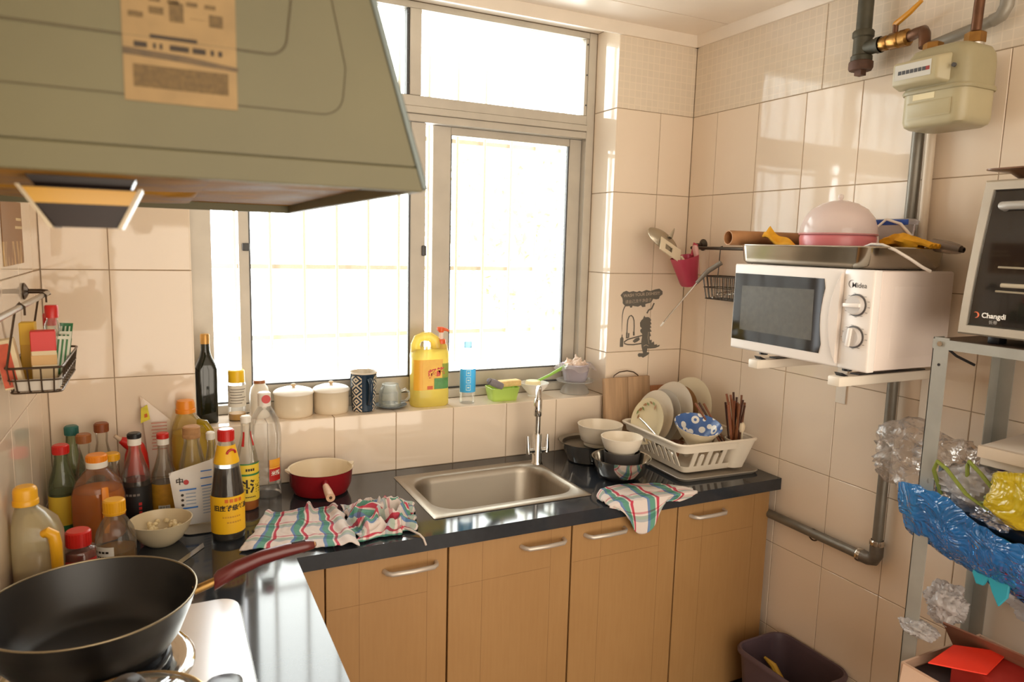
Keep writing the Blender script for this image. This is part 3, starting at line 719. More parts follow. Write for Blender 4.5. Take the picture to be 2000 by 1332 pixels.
mk('handle', G().tube([(0, 0, 0), (-.03, .008, .07), (-.05, .014, .115)], [.004, .004, .005], 8), STM, t)
mk('bowl', G().lathe([(.046, .0), (.0465, .003), (.040, .012), (.024, .019), (0, .022)], 32, T(-.098, .02, .138) @ RY(math.radians(26)) @ RX(math.radians(58)) @ Matrix.Diagonal((1.65, .9, .9, 1))), STM, t)
mk('hook_tip', G().tube([(-.07, .012, .15), (-.058, .012, .172), (-.052, .012, .184)], [.009, .005, .0015], 8), STM, t)
t = thing('slotted_turner', 'cream plastic slotted turner leaning out of the red cup', 'turner', (2.05, -.15, 1.45))
CRM = P('cream_plastic', 'E6D9BE', .4)
M = T(-.065, .015, .096) @ RY(math.radians(27)) @ RX(math.radians(62))
g = G()
for a, b, c, d in ((-.075, .03, -.028, -.012), (-.075, .03, .012, .028), (-.075, -.05, -.012, .012), (-.012, .03, -.012, .012)): g.box(a, b, c, d, -.002, .002, M)
mk('blade', g, CRM, t, smooth=0)
mk('shaft', G().tube([(.004, 0, .01), (-.02, .008, .06), (-.036, .014, .082)], .006, 8), CRM, t)
t = thing('peeler', 'small pale pink peeler standing in the red cup', 'peeler', (2.075, -.165, 1.45))
mk('grip', G().loft([rr(0, 0, .012, .016, .005, .02, 3), rr(-.012, 0, .014, .02, .006, .085, 3), rr(-.02, 0, .016, .026, .007, .115, 3), rr(-.022, 0, .008, .014, .003, .125, 3)]), P('pale_pink', 'E6B4B0', .4), t)
t = thing('wire_basket', 'small dark wire basket hanging from the rail behind the microwave', 'basket', (2.094, -.33, 1.385))
def wire_basket(t, w, l, h, mat, nu, nv, rwire=.0018, ins=.86):
    lp = lambda s, z: rr(0, 0, w*s, l*s, .012, z, 3)
    for z, s, r in ((h, 1, rwire*1.6), (h*.5, (1+ins)/2, rwire), (0, ins, rwire*1.2)):
        mk('hoop', G().tube(lp(s, z), r, 6, closed=True), mat, t)
    g = G()
    for k in range(nu):
        x = (-.5+(k+.5)/nu)*.94
        for m_ in (1,): g.tube([(x*w, -l/2, h), (x*w*ins, -l/2*ins, 0), (x*w*ins, l/2*ins, 0), (x*w, l/2, h)], rwire, 5)
    for k in range(nv):
        y = (-.5+(k+.5)/nv)*.96
        g.tube([(-w/2, y*l, h), (-w/2*ins, y*l*ins, 0), (w/2*ins, y*l*ins, 0), (w/2, y*l, h)], rwire, 5)
    mk('wire_mesh', g, mat, t)
wire_basket(t, .09, .24, .08, DM, 5, 11)
for y in (-.08, .08): mk('hanger', G().tube([(.0, y, .08), (.004, y, .175), (.006, y, .186), (.012, y, .188), (.016, y, .18)], .002, 6), DM, t)
for k, (lb, dx) in enumerate((('thin steel skewer lying uppermost in the corner wire basket', .012), ('thin steel skewer lying lowest in the corner wire basket', -.012))):
    t = thing('skewer', lb, 'skewer', (2.094+dx, -.33, 1.392+.012*(1-k)))
    mk('rod', G().tube([(0, .085, 0), (0, -.095, .03)], .0022, 6), STEELP, t); mk('ring_end', G().tube([(0, .085+.006*math.cos(a), .006*math.sin(a)) for a in [2*PI*i/12 for i in range(12)]], .0012, 5, closed=True), STEELP, t)
t = thing('sharpening_rod', 'long thin steel rod with grey handle hooked on the corner wire basket', 'rod', (2.03, -.245, 1.46))
mk('grip', G().tube([(.035, -.05, .055), (.012, -.012, .025), (-.016, .014, -.02)], [.009, .009, .006], 10), P('grey_grip', '8E8880', .4, metal=.4), t)
mk('rod', G().tube([(-.016, .014, -.02), (-.075, .07, -.13), (-.098, .088, -.172)], [.003, .0026, .0022], 8), STEELP, t)
mk('tip', G().tube([(-.096, .086, -.168), (-.104, .094, -.184)], [.004, .0025], 8), P('white_tip', 'EFEAE0', .4), t)
# ------------------------------------------------------------------ gas meter and pipes
MTR = P('meter_cream_grey', '9C9272', .42, var=.08, vscale=9)
MTR2 = P('meter_cream_light', 'AEA382', .4, var=.05)
t = thing('gas_meter', 'cream gas meter box with a counter window high on the right wall', 'meter', (2.045, -1.075, 1.872))
w, l = .135, .165
def ml(s, z, r=.03): return rr(0, 0, w*s, l*s, r, z, 5)
mk('lower_shell', G().loft([ml(.86, 0), ml(.96, .006), ml(1, .018), ml(1, .083)]), MTR2, t)
mk('seam_flange', G().loft([ml(1.05, .082, .034), ml(1.07, .085, .035), ml(1.07, .089, .035), ml(1.05, .092, .034)]), MTR, t)
mk('upper_shell', G().loft([ml(1, .091), ml(1, .150), ml(.97, .17), ml(.88, .185), ml(.7, .192)]), MTR, t)
ix = -w/2
ih = mk('index_housing', G().loft([[(ix-.028, -.028, .104), (ix-.028, .088, .104), (ix-.028, .088, .158), (ix-.028, -.028, .158)], [(ix+.01, -.05, .094), (ix+.01, .092, .094), (ix+.01, .092, .168), (ix+.01, -.05, .168)]]), MTR2, t, bevel=.006)
mk('index_glass', G().box(ix-.0292, ix-.0280, -.014, .080, .116, .152), P('index_face', 'C6C4BC', .15), ih)
g = G()
for k in range(7): g.box(ix-.0297, ix-.0290, .062-.0105*k, .0705-.0105*k, .128, .137)
mk('counter_digit_window', g, P('index_digits', '3A3A3C', .4), ih, smooth=0)
g = G().box(ix-.0297, ix-.0290, -.011, -.0015, .128, .137); mk('counter_digit_red', g, P('index_red', '8E2A20', .4), ih, smooth=0)
mk('seal_lug', G().cyl(.005, 0, .006, 10, T(ix-.004, -.056, .132) @ RY(-PI/2)), GI, ih)
mk('paper_tag', G().box(ix-.0008, ix+.001, -.01, .045, .066, .08), P('paper_tag', 'DCCFA8', .6), t)
mk('raised_panel', G().loft([[(ix-.0003, a, b) for a, b in ((-.055, .02), (.06, .02), (.06, .062), (-.055, .062))], [(ix-.003, a, b) for a, b in ((-.05, .025), (.055, .025), (.055, .057), (-.05, .057))]]), MTR2, t, bevel=.0015, bseg=1)
BRASS = P('aged_brass', '9C7440', .32, metal=.95, var=.2, vscale=40); BRZ = P('dark_bronze', '6A4A36', .4, metal=.8, var=.2, vscale=30)
IRON = P('painted_iron_grey', '4C483A', .55, metal=.3, var=.2, vscale=25, bump=.2)
for y in (.052, -.052):
    mk('union_nut', G().lathe([(.019, .188), (.023, .192), (.023, .214), (.017, .218)], 6, T(0, y, 0), True, True), BRASS, t)
    mk('union_washer', G().cyl(.0215, .184, .190, 20, T(0, y, 0)), STEELP, t)
t = thing('gas_riser', 'thick grey iron gas pipe with tee and brass valve left of the meter', 'pipe', (2.095, -.775, 2.088))
mk('riser', G().tube([(0, 0, .055), (.0, .0, .29)], .021, 20), IRON, t)
tee = mk('tee', G().lathe([(.027, .01), (.029, .014), (.029, .026), (.025, .03), (.025, .075), (.029, .079), (.029, .092), (.026, .096)], 24, None, True, True), IRON, t)
mk('plug', G().lathe([(.030, -.012), (.033, -.006), (.033, .010), (.028, .014)], 12, None, True, True), P('rusty_iron', '5A3E30', .7, var=.3, vscale=40), tee)
mk('plug_square', G().box(-.011, .011, -.011, .011, -.026, -.012), MATS['rusty_iron'], tee)
mk('branch', G().lathe([(.020, .015), (.020, .045), (.022, .048), (.022, .060)], 18, T(0, 0, .046) @ RX(PI/2)), IRON, tee)
v = mk('valve_body', G().lathe([(.017, .058), (.020, .062), (.020, .078), (.016, .082), (.022, .090), (.022, .112), (.016, .118), (.023, .122), (.023, .140), (.017, .145)], 12, T(0, 0, .046) @ RZ(.0) @ RX(PI/2), True, True), BRASS, t)
mk('valve_stem', G().cyl(.007, .018, .044, 12, T(0, -.10, .046)), BRZ, v)
mk('valve_lever', G().tube([(0, -.092, .088), (0, -.10, .09), (-.004, -.14, .108), (-.008, -.175, .128)], [.004, .008, .007, .005], 8), P('yellow_lever', 'C98A24', .4), v)
mk('elbow', G().tube([(0, -.14, .046), (-.01, -.17, .048), (-.025, -.20, .044), (-.04, -.215, .030), (-.048, -.222, .010), (-.05, -.225, -.005)], .014, 14), BRZ, t)
t = thing('gas_outlet_pipe', 'dark copper pipe rising from the right side of the gas meter', 'pipe', (2.045, -1.127, 2.088))
mk('pipe', G().tube([(0, 0, 0), (.002, 0, .06), (.008, 0, .16), (.01, 0, .262)], .0115, 14), BRZ, t)
GRY = P('grey_pipe_paint', '8E877A', .4, metal=.2, var=.1)
t = thing('wall_gas_pipe', 'grey horizontal gas pipe running behind the meter to the ceiling', 'pipe', (2.122, -.96, 2.105))
mk('pipe', G().tube([(0, 0, 0), (0, -.12, .018), (0, -.165, .025)], .0135, 14), GRY, t)
mk('elbow', G().tube([(0, -.155, .024), (0, -.175, .03), (0, -.186, .05), (0, -.187, .075)], .0155, 14), GRY, t)
mk('riser', G().tube([(0, -.187, .065), (0, -.187, .246)], .0125, 14), BRZ, t)
PG = P('galvanised_grey', '7B766C', .42, metal=.45, var=.12, vscale=20)
PL = P('pipe_white', 'D9C9B4', .4, var=.05)
t = thing('steel_down_pipe', 'grey steel pipe dropping behind the microwave and turning towards the cabinets', 'pipe', (2.122, -.955, .672))
mk('down_pipe', G().tube([(.0, .005, .03), (.0, .003, 1.30)], .0145, 14), PG, t)
mk('elbow', G().tube([(0, .005, .055), (0, .004, .02), (0, .012, .004), (0, .028, 0), (0, .05, 0)], .019, 14), P('elbow_cast', '6E665C', .5, metal=.5, var=.2, vscale=30), t)
for M in (T(0, .005, .05), T(0, .048, 0) @ RX(-PI/2)): mk('threaded_collar', G().lathe([(.019, 0), (.021, .003), (.021, .012), (.017, .016)], 18, M), STEELP, t)
mk('floor_run', G().tube([(0, .04, 0), (0, .43, .0)], .0145, 14), PG, t)
mk('pipe_clip', G().tube([(.0, .225+.018*math.cos(a), .018*math.sin(a)-.004) for a in [2*PI*i/16 for i in range(16)]], .0025, 6, closed=True), DM, t)
t = mk('white_water_pipe', G().tube([(2.128, -.988, 1.53), (2.128, -.985, 1.88)], .012, 14), PL); tag(t, 'pale plastic pipe running up beside the grey pipe to the meter', 'pipe')
# ------------------------------------------------------------------ angle-iron rack and oven
ANG = P('galvanised_angle', 'A9A8A0', .4, metal=.35, var=.08, vscale=15)
ANGD = P('angle_shaded_side', '8F8C84', .45, metal=.35, var=.08, vscale=15)
RX0, RX1, RY1, RY0 = 1.862, 2.128, -1.222, -1.72
rk = thing('steel_rack', 'grey angle-iron rack carrying the toaster oven by the right wall', 'rack', ((RX0+RX1)/2, (RY0+RY1)/2, 0))
ox, oy = (RX0+RX1)/2, (RY0+RY1)/2
def angle_post(x, y, sx, sy):
    g = G(); g.box(*sorted((x, x+sx*.002)), *sorted((y, y+sy*.036)), 0, 1.376); g.box(*sorted((x, x+sx*.036)), *sorted((y, y+sy*.002)), 0, 1.376)
    o = mk('post', G().add([(a-ox, b-oy, c) for a, b, c in g.v], g.f), ANG, rk, smooth=0)
    hg = G()
    for z in [1.376-.012-.05*k for k in range(2)]:
        hg.cyl(.0035, 0, .0006, 8, T(x-ox, y+sy*.018-oy, z) @ RY(-PI/2*sx if sx > 0 else PI/2))
    mk('slot_hole', hg, P('hole_shadow', '2A2826', .8), o, smooth=0)
for x, sx in ((RX0, 1), (RX1, -1)):
    for y, sy in ((RY1, -1), (RY0, 1)): angle_post(x, y, sx, sy)
for z in (1.372, .955, .34):
    g = G()
    g.box(RX0-ox-.0015, RX0-ox, RY0-oy, RY1-oy, z-.022, z); g.box(RX1-ox, RX1-ox+.0015, RY0-oy, RY1-oy, z-.022, z)
    if z > 1: g.box(RX0-ox, RX1-ox, RY1-oy, RY1-oy+.0015, z-.022, z)
    g.box(RX0-ox, RX1-ox, RY0-oy-.0015, RY0-oy, z-.022, z)
    mk('shelf_beam', g, ANG, rk, smooth=0)
    mk('shelf_board', G().box(RX0-ox+.003, RX1-ox-.003, RY0-oy+.003, RY1-oy-.003, z-.012, z+.001), P('shelf_board_brown', '5A4636', .6, var=.15), rk)
for z in (1.362,): mk('bolt', G().cyl(.006, 0, .004, 8, T(RX0-ox-.0015, RY1-oy-.018, z) @ RY(-PI/2)), STEELP, rk)
t = thing('toaster_oven', 'black glass-fronted toaster oven with silver frame on the rack', 'oven', (1.850, -1.50, 1.3735))
SIL = P('oven_silver', 'C2BAAC', .32, metal=.5, var=.05)
ov = t
mk('oven_body', G().box(.03, .272, -.22, .205, .022, .335), P('oven_black', '2A2624', .4), t, bevel=.006)
# front frame with bowed sides (local y: .19 far side)
def of(e, x): 
    o = []
    n = 8
    for k in range(n+1):
        s = k/n; o.append((x, .222-e-.026*s**1.4, .018+e+(.327-2*e)*s))
    for k in range(n+1):
        s = 1-k/n; o.append((x, -.222+e+.026*s**1.4, .018+e+(.327-2*e)*s))
    return o
mk('front_frame', G().loft([of(0, .032), of(0, .006), of(.004, .0), of(.020, .0), of(.022, .01)], True, False), SIL, t)
og = mk('glass_door', G().loft([of(.021, .012), of(.021, .004), of(.024, .0022)]), P('oven_glass', '1A1614', .06, spec=.7, coat=.5), t, smooth=0)
def onov(u, v): return (.0016, .148-u, .062+v)
text_on(og, 'Changdi', .0150, P('logo_white', 'EDE8E0', .4), lambda u, v: onov(u, v), bold=.0004)
text_on(og, '长帝', .009, P('logo_grey', 'B8B2AA', .4), lambda u, v: onov(u, v-.0135))
pts = [(.0018, .148+.037+.006*math.cos(a), .062+.006*math.sin(a)) for a in [.9+k*.33 for k in range(13)]]
mk('logo_crescent', G().tube(pts, [.0003+.0014*math.sin(PI*k/12) for k in range(13)], 6), P('logo_orange', 'D8622C', .4), og)
mk('door_handle', G().tube([(.004, .15, .288), (-.022, .142, .290), (-.024, .12, .290), (-.024, -.12, .290), (-.022, -.142, .290), (.004, -.15, .288)], .0085, 12), P('handle_grey', 'A7A39C', .35, metal=.3), og)
for z in (.115, .165): mk('oven_rack', G().tube([(.0018, .15, z), (.0018, -.18, z-.004)], .0022, 6), P('oven_rack_pale', 'A89C86', .4, metal=.3), og)
mk('heater_tube', G().tube([(.0018, .14, .128), (.0018, -.18, .128)], .0045, 8), P('heater_pale', 'B4A892', .4), og)
for y in (-.19, .165): mk('foot', G().box(.04, .07, y-.012, y+.012, 0, .023), BLACKM, t, bevel=.002)
t = thing('oven_dish', 'brown flared dish on top of the toaster oven', 'dish', (1.985, -1.40, 1.7100))
mk('dish_body', G().loft([rr(0, 0, .10, .12, .02, 0, 5), rr(0, 0, .16, .19, .03, .030, 5), rr(0, 0, .20, .25, .02, .034, 5), rr(0, 0, .20, .25, .02, .037, 5), rr(0, 0, .155, .185, .03, .034, 5), rr(0, 0, .095, .115, .02, .004, 5)], True, True), P('brown_glaze', '6E4A30', .3, var=.15), t)
# ------------------------------------------------------------------ bottles on the worktop
CLEAR = GLASS('clear_glass', 'FCFCF9', .65, .03, .09, 'ECE8DA', .6)
CLEARW = GLASS('clear_pet', 'FDFDFC', .6, .05, .12, 'F4F2EC', .6)
GREENG = GLASS('green_glass', 'DCE6CE', .9, .03, .25, 'B4C09C', .6)
HAZE = GLASS('hazy_pet', 'F6EED8', .8, .12, .62, 'E6DAB4')
def prof_r(prof, z):
    for (r0, z0), (r1, z1) in zip(prof[:-1], prof[1:]):
        if z0 <= z <= z1 and z1 > z0: return r0+(r1-r0)*(z-z0)/(z1-z0)
    return prof[-1][0]
FR = -PI/2
def patch(prof, z0, z1, a0, a1, off=.0007, ox=1., oy=1., nz=6, na=14):
    g = G()
    def fn(u, v):
        z = z0+(z1-z0)*v; r = prof_r(prof, z)+off; a = a0+(a1-a0)*u
        return (r*math.cos(a)*ox, r*math.sin(a)*oy, z)
    return g.grid(fn, na, nz)
def wrapfn(prof, z, a, off=.0013):
    def f(u, v):
        r = prof_r(prof, z+v)+off; q = a+u/r
        return (r*math.cos(q), r*math.sin(q), z+v)
    return f
def bars(b, prof, z, a, w, h, mat, n=4):
    """small print that the photograph does not resolve: a row of short ink marks"""
    g = G()
    for k in range(n):
        a0 = a-w/2+w*k/n; p = patch(prof, z-h/2, z+h/2, a0, a0+w/n*.72, .0013, nz=1, na=2); g.add(p.v, p.f)
    mk('small_print', g, mat, b, smooth=0)
def bottle(name, label, x, y, prof, glass, liquid=None, cap=None, labels=(), group='bottles on the worktop', z=CT, rz=0., cat='bottle', seg=28, fill=None, capname='cap'):
    t = thing(name, label, cat, (x, y, z), rz, group)
    body = mk('bottle_body', G().lathe([(0, prof[0][1])] + list(prof), seg), glass, t)
    if fill:
        lp = [(max(.0005, r-.0022), zz+.002 if i == 0 else zz) for i, (r, zz) in enumerate(prof) if zz < fill] + [(prof_r(prof, fill)-.0022, fill)]
        mk('liquid', G().lathe([(0, lp[0][1])] + lp + [(0, fill)], seg), liquid, t)
    if cap:
        r, z0, z1, m = cap[:4]
        cp = mk(capname, G().lathe([(0, z0), (r, z0), (r, z1-.003), (r-.003, z1), (0, z1)], seg), m, t)
        if len(cap) > 4:
            g = G()
            for k in range(24):
                a = 2*PI*k/24; g.box(r-.0006, r+.0007, -.0012, .0012, z0+.002, z1-.004, RZ(a))
            mk('cap_ribs', g, m, cp, smooth=0)
    for L in labels:
        z0, z1, a0, a1, m = L[:5]
        mk('label', patch(prof, z0, z1, a0, a1), m, body)
    return t, body
def pr(*a): return [(a[i], a[i+1]) for i in range(0, len(a), 2)]
RCAP = P('red_cap', 'C4221C', .35); YCAP = P('yellow_cap', 'E0A51A', .35); OCAP = P('orange_cap', 'E68A1C', .35); WCAP = P('white_cap', 'E9E4DA', .4)
BKCAP = P('black_cap', '1F1D1E', .4); BRCAP = P('brown_cap', '9A5F34', .4); TEALCAP = P('teal_cap', '2F6A62', .4); GOLDC = P('gold_cap', 'B98A46', .35, metal=.5)
SOY = P('soy_liquid', '1E100A', .1, spec=.5); AMB = GLASS('amber_liquid', 'F0A048', .3, .05, .8, 'EE8A20', .45); AMB2 = P('oil_yellow', 'D6A72A', .1, var=.05); OILP = GLASS('oil_pale', 'D8A848', .5, .1, .7, 'C6933C'); RUST = P('sauce_red', '6E1C10', .2)
LY = P('label_yellow', 'E8B416', .5); LY2 = P('label_yellow_pale', 'E4C43C', .5); LW = P('label_white', 'E9E4D8', .6); LG = P('label_green', '2E7A44', .5); LK = P('label_black', '1A1716', .5); LR = P('label_red', 'B8231E', .5); LD = P('ink_dark', '2A2018', .6); LOR = P('ink_orange', 'D06A1C', .6); LBL = P('ink_blue', '2C6FC0', .5); LOG = P('label_ochre', 'C08A24', .55, var=.15, vscale=60)
# oyster sauce
pf = pr(.036, 0, .0405, .006, .0405, .118, .0395, .122, .037, .14, .029, .205, .022, .236, .0205, .245, .018, .25, .018, .27)
t, b = bottle('sauce_bottle', 'oyster sauce bottle with red cap and two yellow labels at the counter front', .417, -.368, pf, CLEAR, SOY, (.0195, .254, .283, RCAP, 1),
    [(.022, .118, FR-1.45, FR+1.35, LY), (.198, .244, FR-1.6, FR+1.5, LY)], fill=.188)
a0 = FR+.06
bars(b, pf, .108, a0+.25, 1.1, .009, LOR, 4)
text_on(b, '旧庄特级蚝油', .0155, LD, wrapfn(pf, .0885, a0+.12), bold=.0005)
bars(b, pf, .066, a0+.1, 1.1, .004, LOG, 8); bars(b, pf, .052, a0+.25, .9, .004, LOG, 6)
r = .0265
g = G()
pts = [(r*math.cos(a0+.35+q), r*math.sin(a0+.35+q), .2245+.010*math.sin(s)) for s, q in [(PI*k/10, .42*math.cos(PI*k/10)) for k in range(11)]]
mk('emblem', G().tube(pts, .0028, 6), LR, b)
# cooking wine
pf = pr(.028, 0, .0315, .005, .0315, .135, .030, .15, .020, .19, .0135, .215, .0135, .25)
t, b = bottle('cooking_wine_bottle', 'cooking wine bottle with yellow label and white cap behind the oyster sauce', .483, -.18, pf, CLEAR, AMB, (.0145, .25, .268, WCAP), [(.03, .137, FR-1.5, FR+1.5, LY2)], fill=.028)
mk('label_stripe', patch(pf, .103, .1085, FR-1.5, FR+1.5, .0012), LG, b); mk('label_stripe', patch(pf, .1345, .138, FR-1.5, FR+1.5, .0012), LG, b)
text_on(b, '料酒', .040, LD, wrapfn(pf, .07, FR+.12), bold=.0012)
bars(b, pf, .12, FR+.2, .8, .007, LD, 4); bars(b, pf, .042, FR+.2, .9, .003, LD, 6)
mk('neck_band', patch(pf, .185, .225, FR-.7, FR-.35, .0012), LR, b); mk('neck_band', patch(pf, .185, .225, FR+.75, FR+1.1, .0012), LR, b)
# big clear vinegar bottle
pf = pr(.040, 0, .0445, .004, .0445, .03, .043, .034, .0445, .038, .0445, .06, .043, .064, .0445, .068, .0445, .09, .043, .094, .0445, .098, .0445, .125, .046, .135, .047, .17, .045, .205, .038, .235, .027, .255, .019, .268, .018, .272, .0175, .28)
t, b = bottle('vinegar_bottle', 'tall empty clear plastic bottle with red-dotted white cap', .545, -.085, pf, CLEARW, None, (.0185, .272, .312, WCAP), [(.052, .118, FR+.1, FR+1.0, LR)])
mk('label_top', patch(pf, .09, .118, FR+.12, FR+.95, .0012), P('label_amber', 'E2A030', .5), b)
text_on(b, '米醋', .015, LW, wrapfn(pf, .075, FR+.55), bold=.0004)
mk('cap_dot', G().cyl(.0125, 0, .0012, 24, T(.003, -.0186, .294) @ RX(PI/2)), RCAP, t)
# big oil jug front left
t = thing('oil_jug', 'large translucent oil jug with yellow cap and yellow handle at the left edge', 'jug', (.047, -.62, CT), group='bottles on the worktop')
L = [rr(0, 0, .076, .09, .02, 0, 5), rr(0, 0, .083, .10, .024, .008, 5), rr(0, 0, .083, .10, .024, .16, 5), rr(-.004, 0, .074, .09, .026, .19, 5), rr(-.012, 0, .054, .06, .024, .213, 5), rr(-.017, 0, .036, .036, .016, .226, 5), rr(-.017, 0, .034, .034, .016, .238, 5)]
b = mk('jug_body', G().loft(L, True, False), HAZE, t)
mk('oil', G().loft([rr(0, 0, .074, .088, .02, .003, 5), rr(0, 0, .079, .096, .024, .01, 5), rr(0, 0, .079, .096, .024, .11, 5)]), OILP, t)
mk('cap', G().lathe([(.021, .232), (.021, .256), (.0195, .262), (.015, .266), (0, .266)], 24, T(-.017, 0, 0)), YCAP, t)
mk('cap_ring', G().lathe([(.0225, .229), (.0225, .238), (.021, .24)], 24, T(-.017, 0, 0)), YCAP, t)
hp = [(.016, -.052, .182), (.024, -.057, .187), (.033, -.058, .18), (.036, -.058, .16), (.037, -.057, .10), (.037, -.056, .07)]
mk('handle', G().tube(hp, [.008, .010, .011, .011, .010, .008], 12), YCAP, t)
# red capped jar right behind the pan
pf = pr(.030, 0, .034, .004, .034, .10, .030, .108, .022, .112, .022, .12)
bottle('chilli_sauce_jar', 'chilli sauce jar with bright red cap between oil jug and pan', .110, -.575, pf, CLEAR, RUST, (.0235, .114, .146, RCAP, 1), [(.02, .09, FR-1.2, FR+1.2, LR)], cat='jar', fill=.105)
pf = pr(.038, 0, .042, .005, .042, .075, .038, .095, .026, .118, .020, .126, .020, .14)
t, b = bottle('sesame_oil_bottle', 'small half-empty glass bottle with yellow screw cap behind the pan', .171, -.46, pf, CLEAR, GLASS('sesame_dark', 'DCAE5C', .5, .05, .5, 'C09444', .6), (.0225, .132, .165, YCAP, 1), [(.03, .068, FR-1.25, FR-.05, LW)], fill=.05)
bars(b, pf, .056, FR-.65, .8, .005, LD, 4); bars(b, pf, .045, FR-.65, .8, .003, LD, 6)
mk('cap_ring', G().tube([(.0228*math.cos(a), .0228*math.sin(a), .137) for a in [2*PI*i/24 for i in range(24)]], .0014, 6, closed=True), YCAP, t)
# amber oil jug with an orange strip handle
pf = pr(.052, 0, .058, .006, .060, .05, .060, .11, .052, .145, .034, .17, .0215, .182, .0215, .19)
t, b = bottle('amber_oil_bottle', 'round amber oil bottle with orange and white cap and orange handle', .125, -.25, pf, CLEAR, AMB, (.0235, .199, .216, OCAP, 1), fill=.128)
mk('cap_skirt', G().lathe([(.0235, .184), (.024, .186), (.024, .1985), (.0235, .199)], 28), WCAP, t)
g = G().loft([[(.012, -.0625, .148), (.026, -.0595, .148), (.026, -.0565, .146), (.012, -.0595, .146)], [(.012, -.0665, .12), (.027, -.0635, .12), (.027, -.060, .12), (.012, -.063, .12)], [(.012, -.0665, .05), (.026, -.0635, .05), (.026, -.060, .05), (.012, -.063, .05)], [(.013, -.063, .03), (.024, -.060, .03), (.024, -.057, .03), (.013, -.060, .03)]])
mk('strip_handle', g, OCAP, t, bevel=.0012, bseg=1)
# dark soy
pf = pr(.032, 0, .036, .005, .036, .105, .033, .135, .023, .168, .015, .195, .0145, .224)
t, b = bottle('soy_sauce_bottle', 'dark soy sauce bottle with black and white cap and black label', .207, -.173, pf, CLEAR, SOY, (.0165, .230, .244, BKCAP, 1), [(.008, .105, FR-1.5, FR+1.5, LK)], fill=.118)
mk('cap_skirt', G().lathe([(.0165, .212), (.0165, .2295)], 24), WCAP, t)
[bars(b, pf, .06-.012*k, FR+.28, .28, .008, LR, 1) for k in range(3)]; bars(b, pf, .085, FR-.2, 1.0, .006, P('ink_grey', '7A726A', .6), 4)
# red cap in the middle
pf = pr(.030, 0, .034, .005, .034, .09, .031, .115, .021, .145, .0145, .17, .0135, .205)
t, b = bottle('vinegar_glass_bottle', 'glass vinegar bottle with red and white cap and ochre barcode label', .274, -.135, pf, CLEAR, P('vinegar_brown', '3A2212', .1), (.0155, .213, .228, RCAP), [(.006, .092, FR-1.5, FR+1.5, LOG)], fill=.09)
mk('cap_skirt', G().lathe([(.0155, .196), (.0155, .2125)], 24), WCAP, t)
bl = mk('barcode_panel', patch(pf, .012, .034, FR-.5, FR+.35, .0012), LW, b)
g = G()
for k in range(11):
    a = FR-.42+k*.065; g.f += []; p = patch(pf, .014, .032, a, a+(.03 if k % 3 else .015), .0017, nz=1, na=1); g.add(p.v, p.f)
mk('barcode', g, LD, bl, smooth=0)
# corked jar
pf = pr(.032, 0, .036, .005, .036, .115, .034, .14, .024, .185, .0205, .20, .0205, .215)
t, b = bottle('corked_jar', 'clear glass jar bottle with brown cork lid beside the salt packet', .345, -.16, pf, CLEAR, None, (.0225, .226, .246, P('cork_brown', 'B4875A', .7, var=.15, vscale=60)), cat='bottle')
mk('cork_lip', G().lathe([(.022, .214), (.023, .216), (.023, .2245), (.022, .226)], 24), MATS['cork_brown'], t)
# big yellow oil jug at the wall
t = thing('cooking_oil_jug', 'large clear jug of yellow oil with orange cap against the wall', 'jug', (.345, -.057, CT), group='bottles on the worktop')
L = [rr(0, 0, .09, .08, .03, 0, 6), rr(0, 0, .10, .09, .034, .008, 6), rr(0, 0, .10, .09, .036, .19, 6), rr(-.003, 0, .088, .078, .036, .225, 6), rr(-.008, 0, .058, .056, .026, .25, 6), rr(-.010, 0, .042, .042, .02, .262, 6), rr(-.010, 0, .040, .040, .019, .272, 6)]
mk('jug_body', G().loft(L, True, False), GLASS('oil_pet', 'FBF4DC', .7, .05, .14, 'F2E6B4'), t)
mk('oil', G().loft([rr(0, 0, .086, .076, .03, .003, 6), rr(0, 0, .096, .086, .034, .01, 6), rr(0, 0, .096, .086, .034, .19, 6), rr(0, 0, .09, .08, .034, .205, 6)]), GLASS('oil_yellow_clear', 'FBEA90', .4, .05, .75, 'FFE25A', .3), t)
mk('cap', G().lathe([(.0245, .268), (.0245, .288), (.022, .297), (0, .298)], 26, T(-.010, 0, 0)), OCAP, t)
mk('cap_skirt', G().lathe([(.0265, .262), (.0265, .273), (.0245, .274)], 26, T(-.010, 0, 0)), OCAP, t)
mk('handle', G().tube([(.02, -.022, .238), (.038, -.03, .235), (.052, -.03, .21), (.056, -.028, .17), (.05, -.024, .13)], .009, 10), GLASS('oil_handle', 'E6D46A', .8, .05, .4, 'DCC23C'), t)
# small bottles at the back
def small(label, x, y, h, r, capm, capr, glass=CLEAR, liq=None, fill=None, lab=None, name='condiment_bottle'):
    pf = pr(r*.9, 0, r, .004, r, h*.52, r*.92, h*.6, r*.55, h*.78, capr*.85, h*.86, capr*.85, h*.92)
    labs = [(h*.1, h*.45, FR-1.5, FR+1.5, lab)] if lab else []
    return bottle(name, label, x, y, pf, glass, liq, (capr, h*.9, h, capm, 1), labs, fill=fill)
small('greenish glass bottle with teal cap in the left back corner', .055, -.055, .248, .028, TEALCAP, .0165, GREENG, GLASS('dk_green', 'A8B890', .5, .05, .5, '8A9A70', .6), .12, None)
small('slim bottle with tan-brown cap beside the teal-capped bottle', .087, -.112, .237, .023, BRCAP, .0175, CLEAR, GLASS('tan_liq', 'D8BC90', .5, .05, .5, 'B89868', .6), .1)
small('clear bottle with brown cap standing tallest against the left back wall', .125, -.055, .25, .025, P('rust_cap', '8A4A26', .4), .0175, CLEAR, GLASS('pale_liq', 'E0CCA4', .5, .05, .5, 'C0A478', .6), .12)
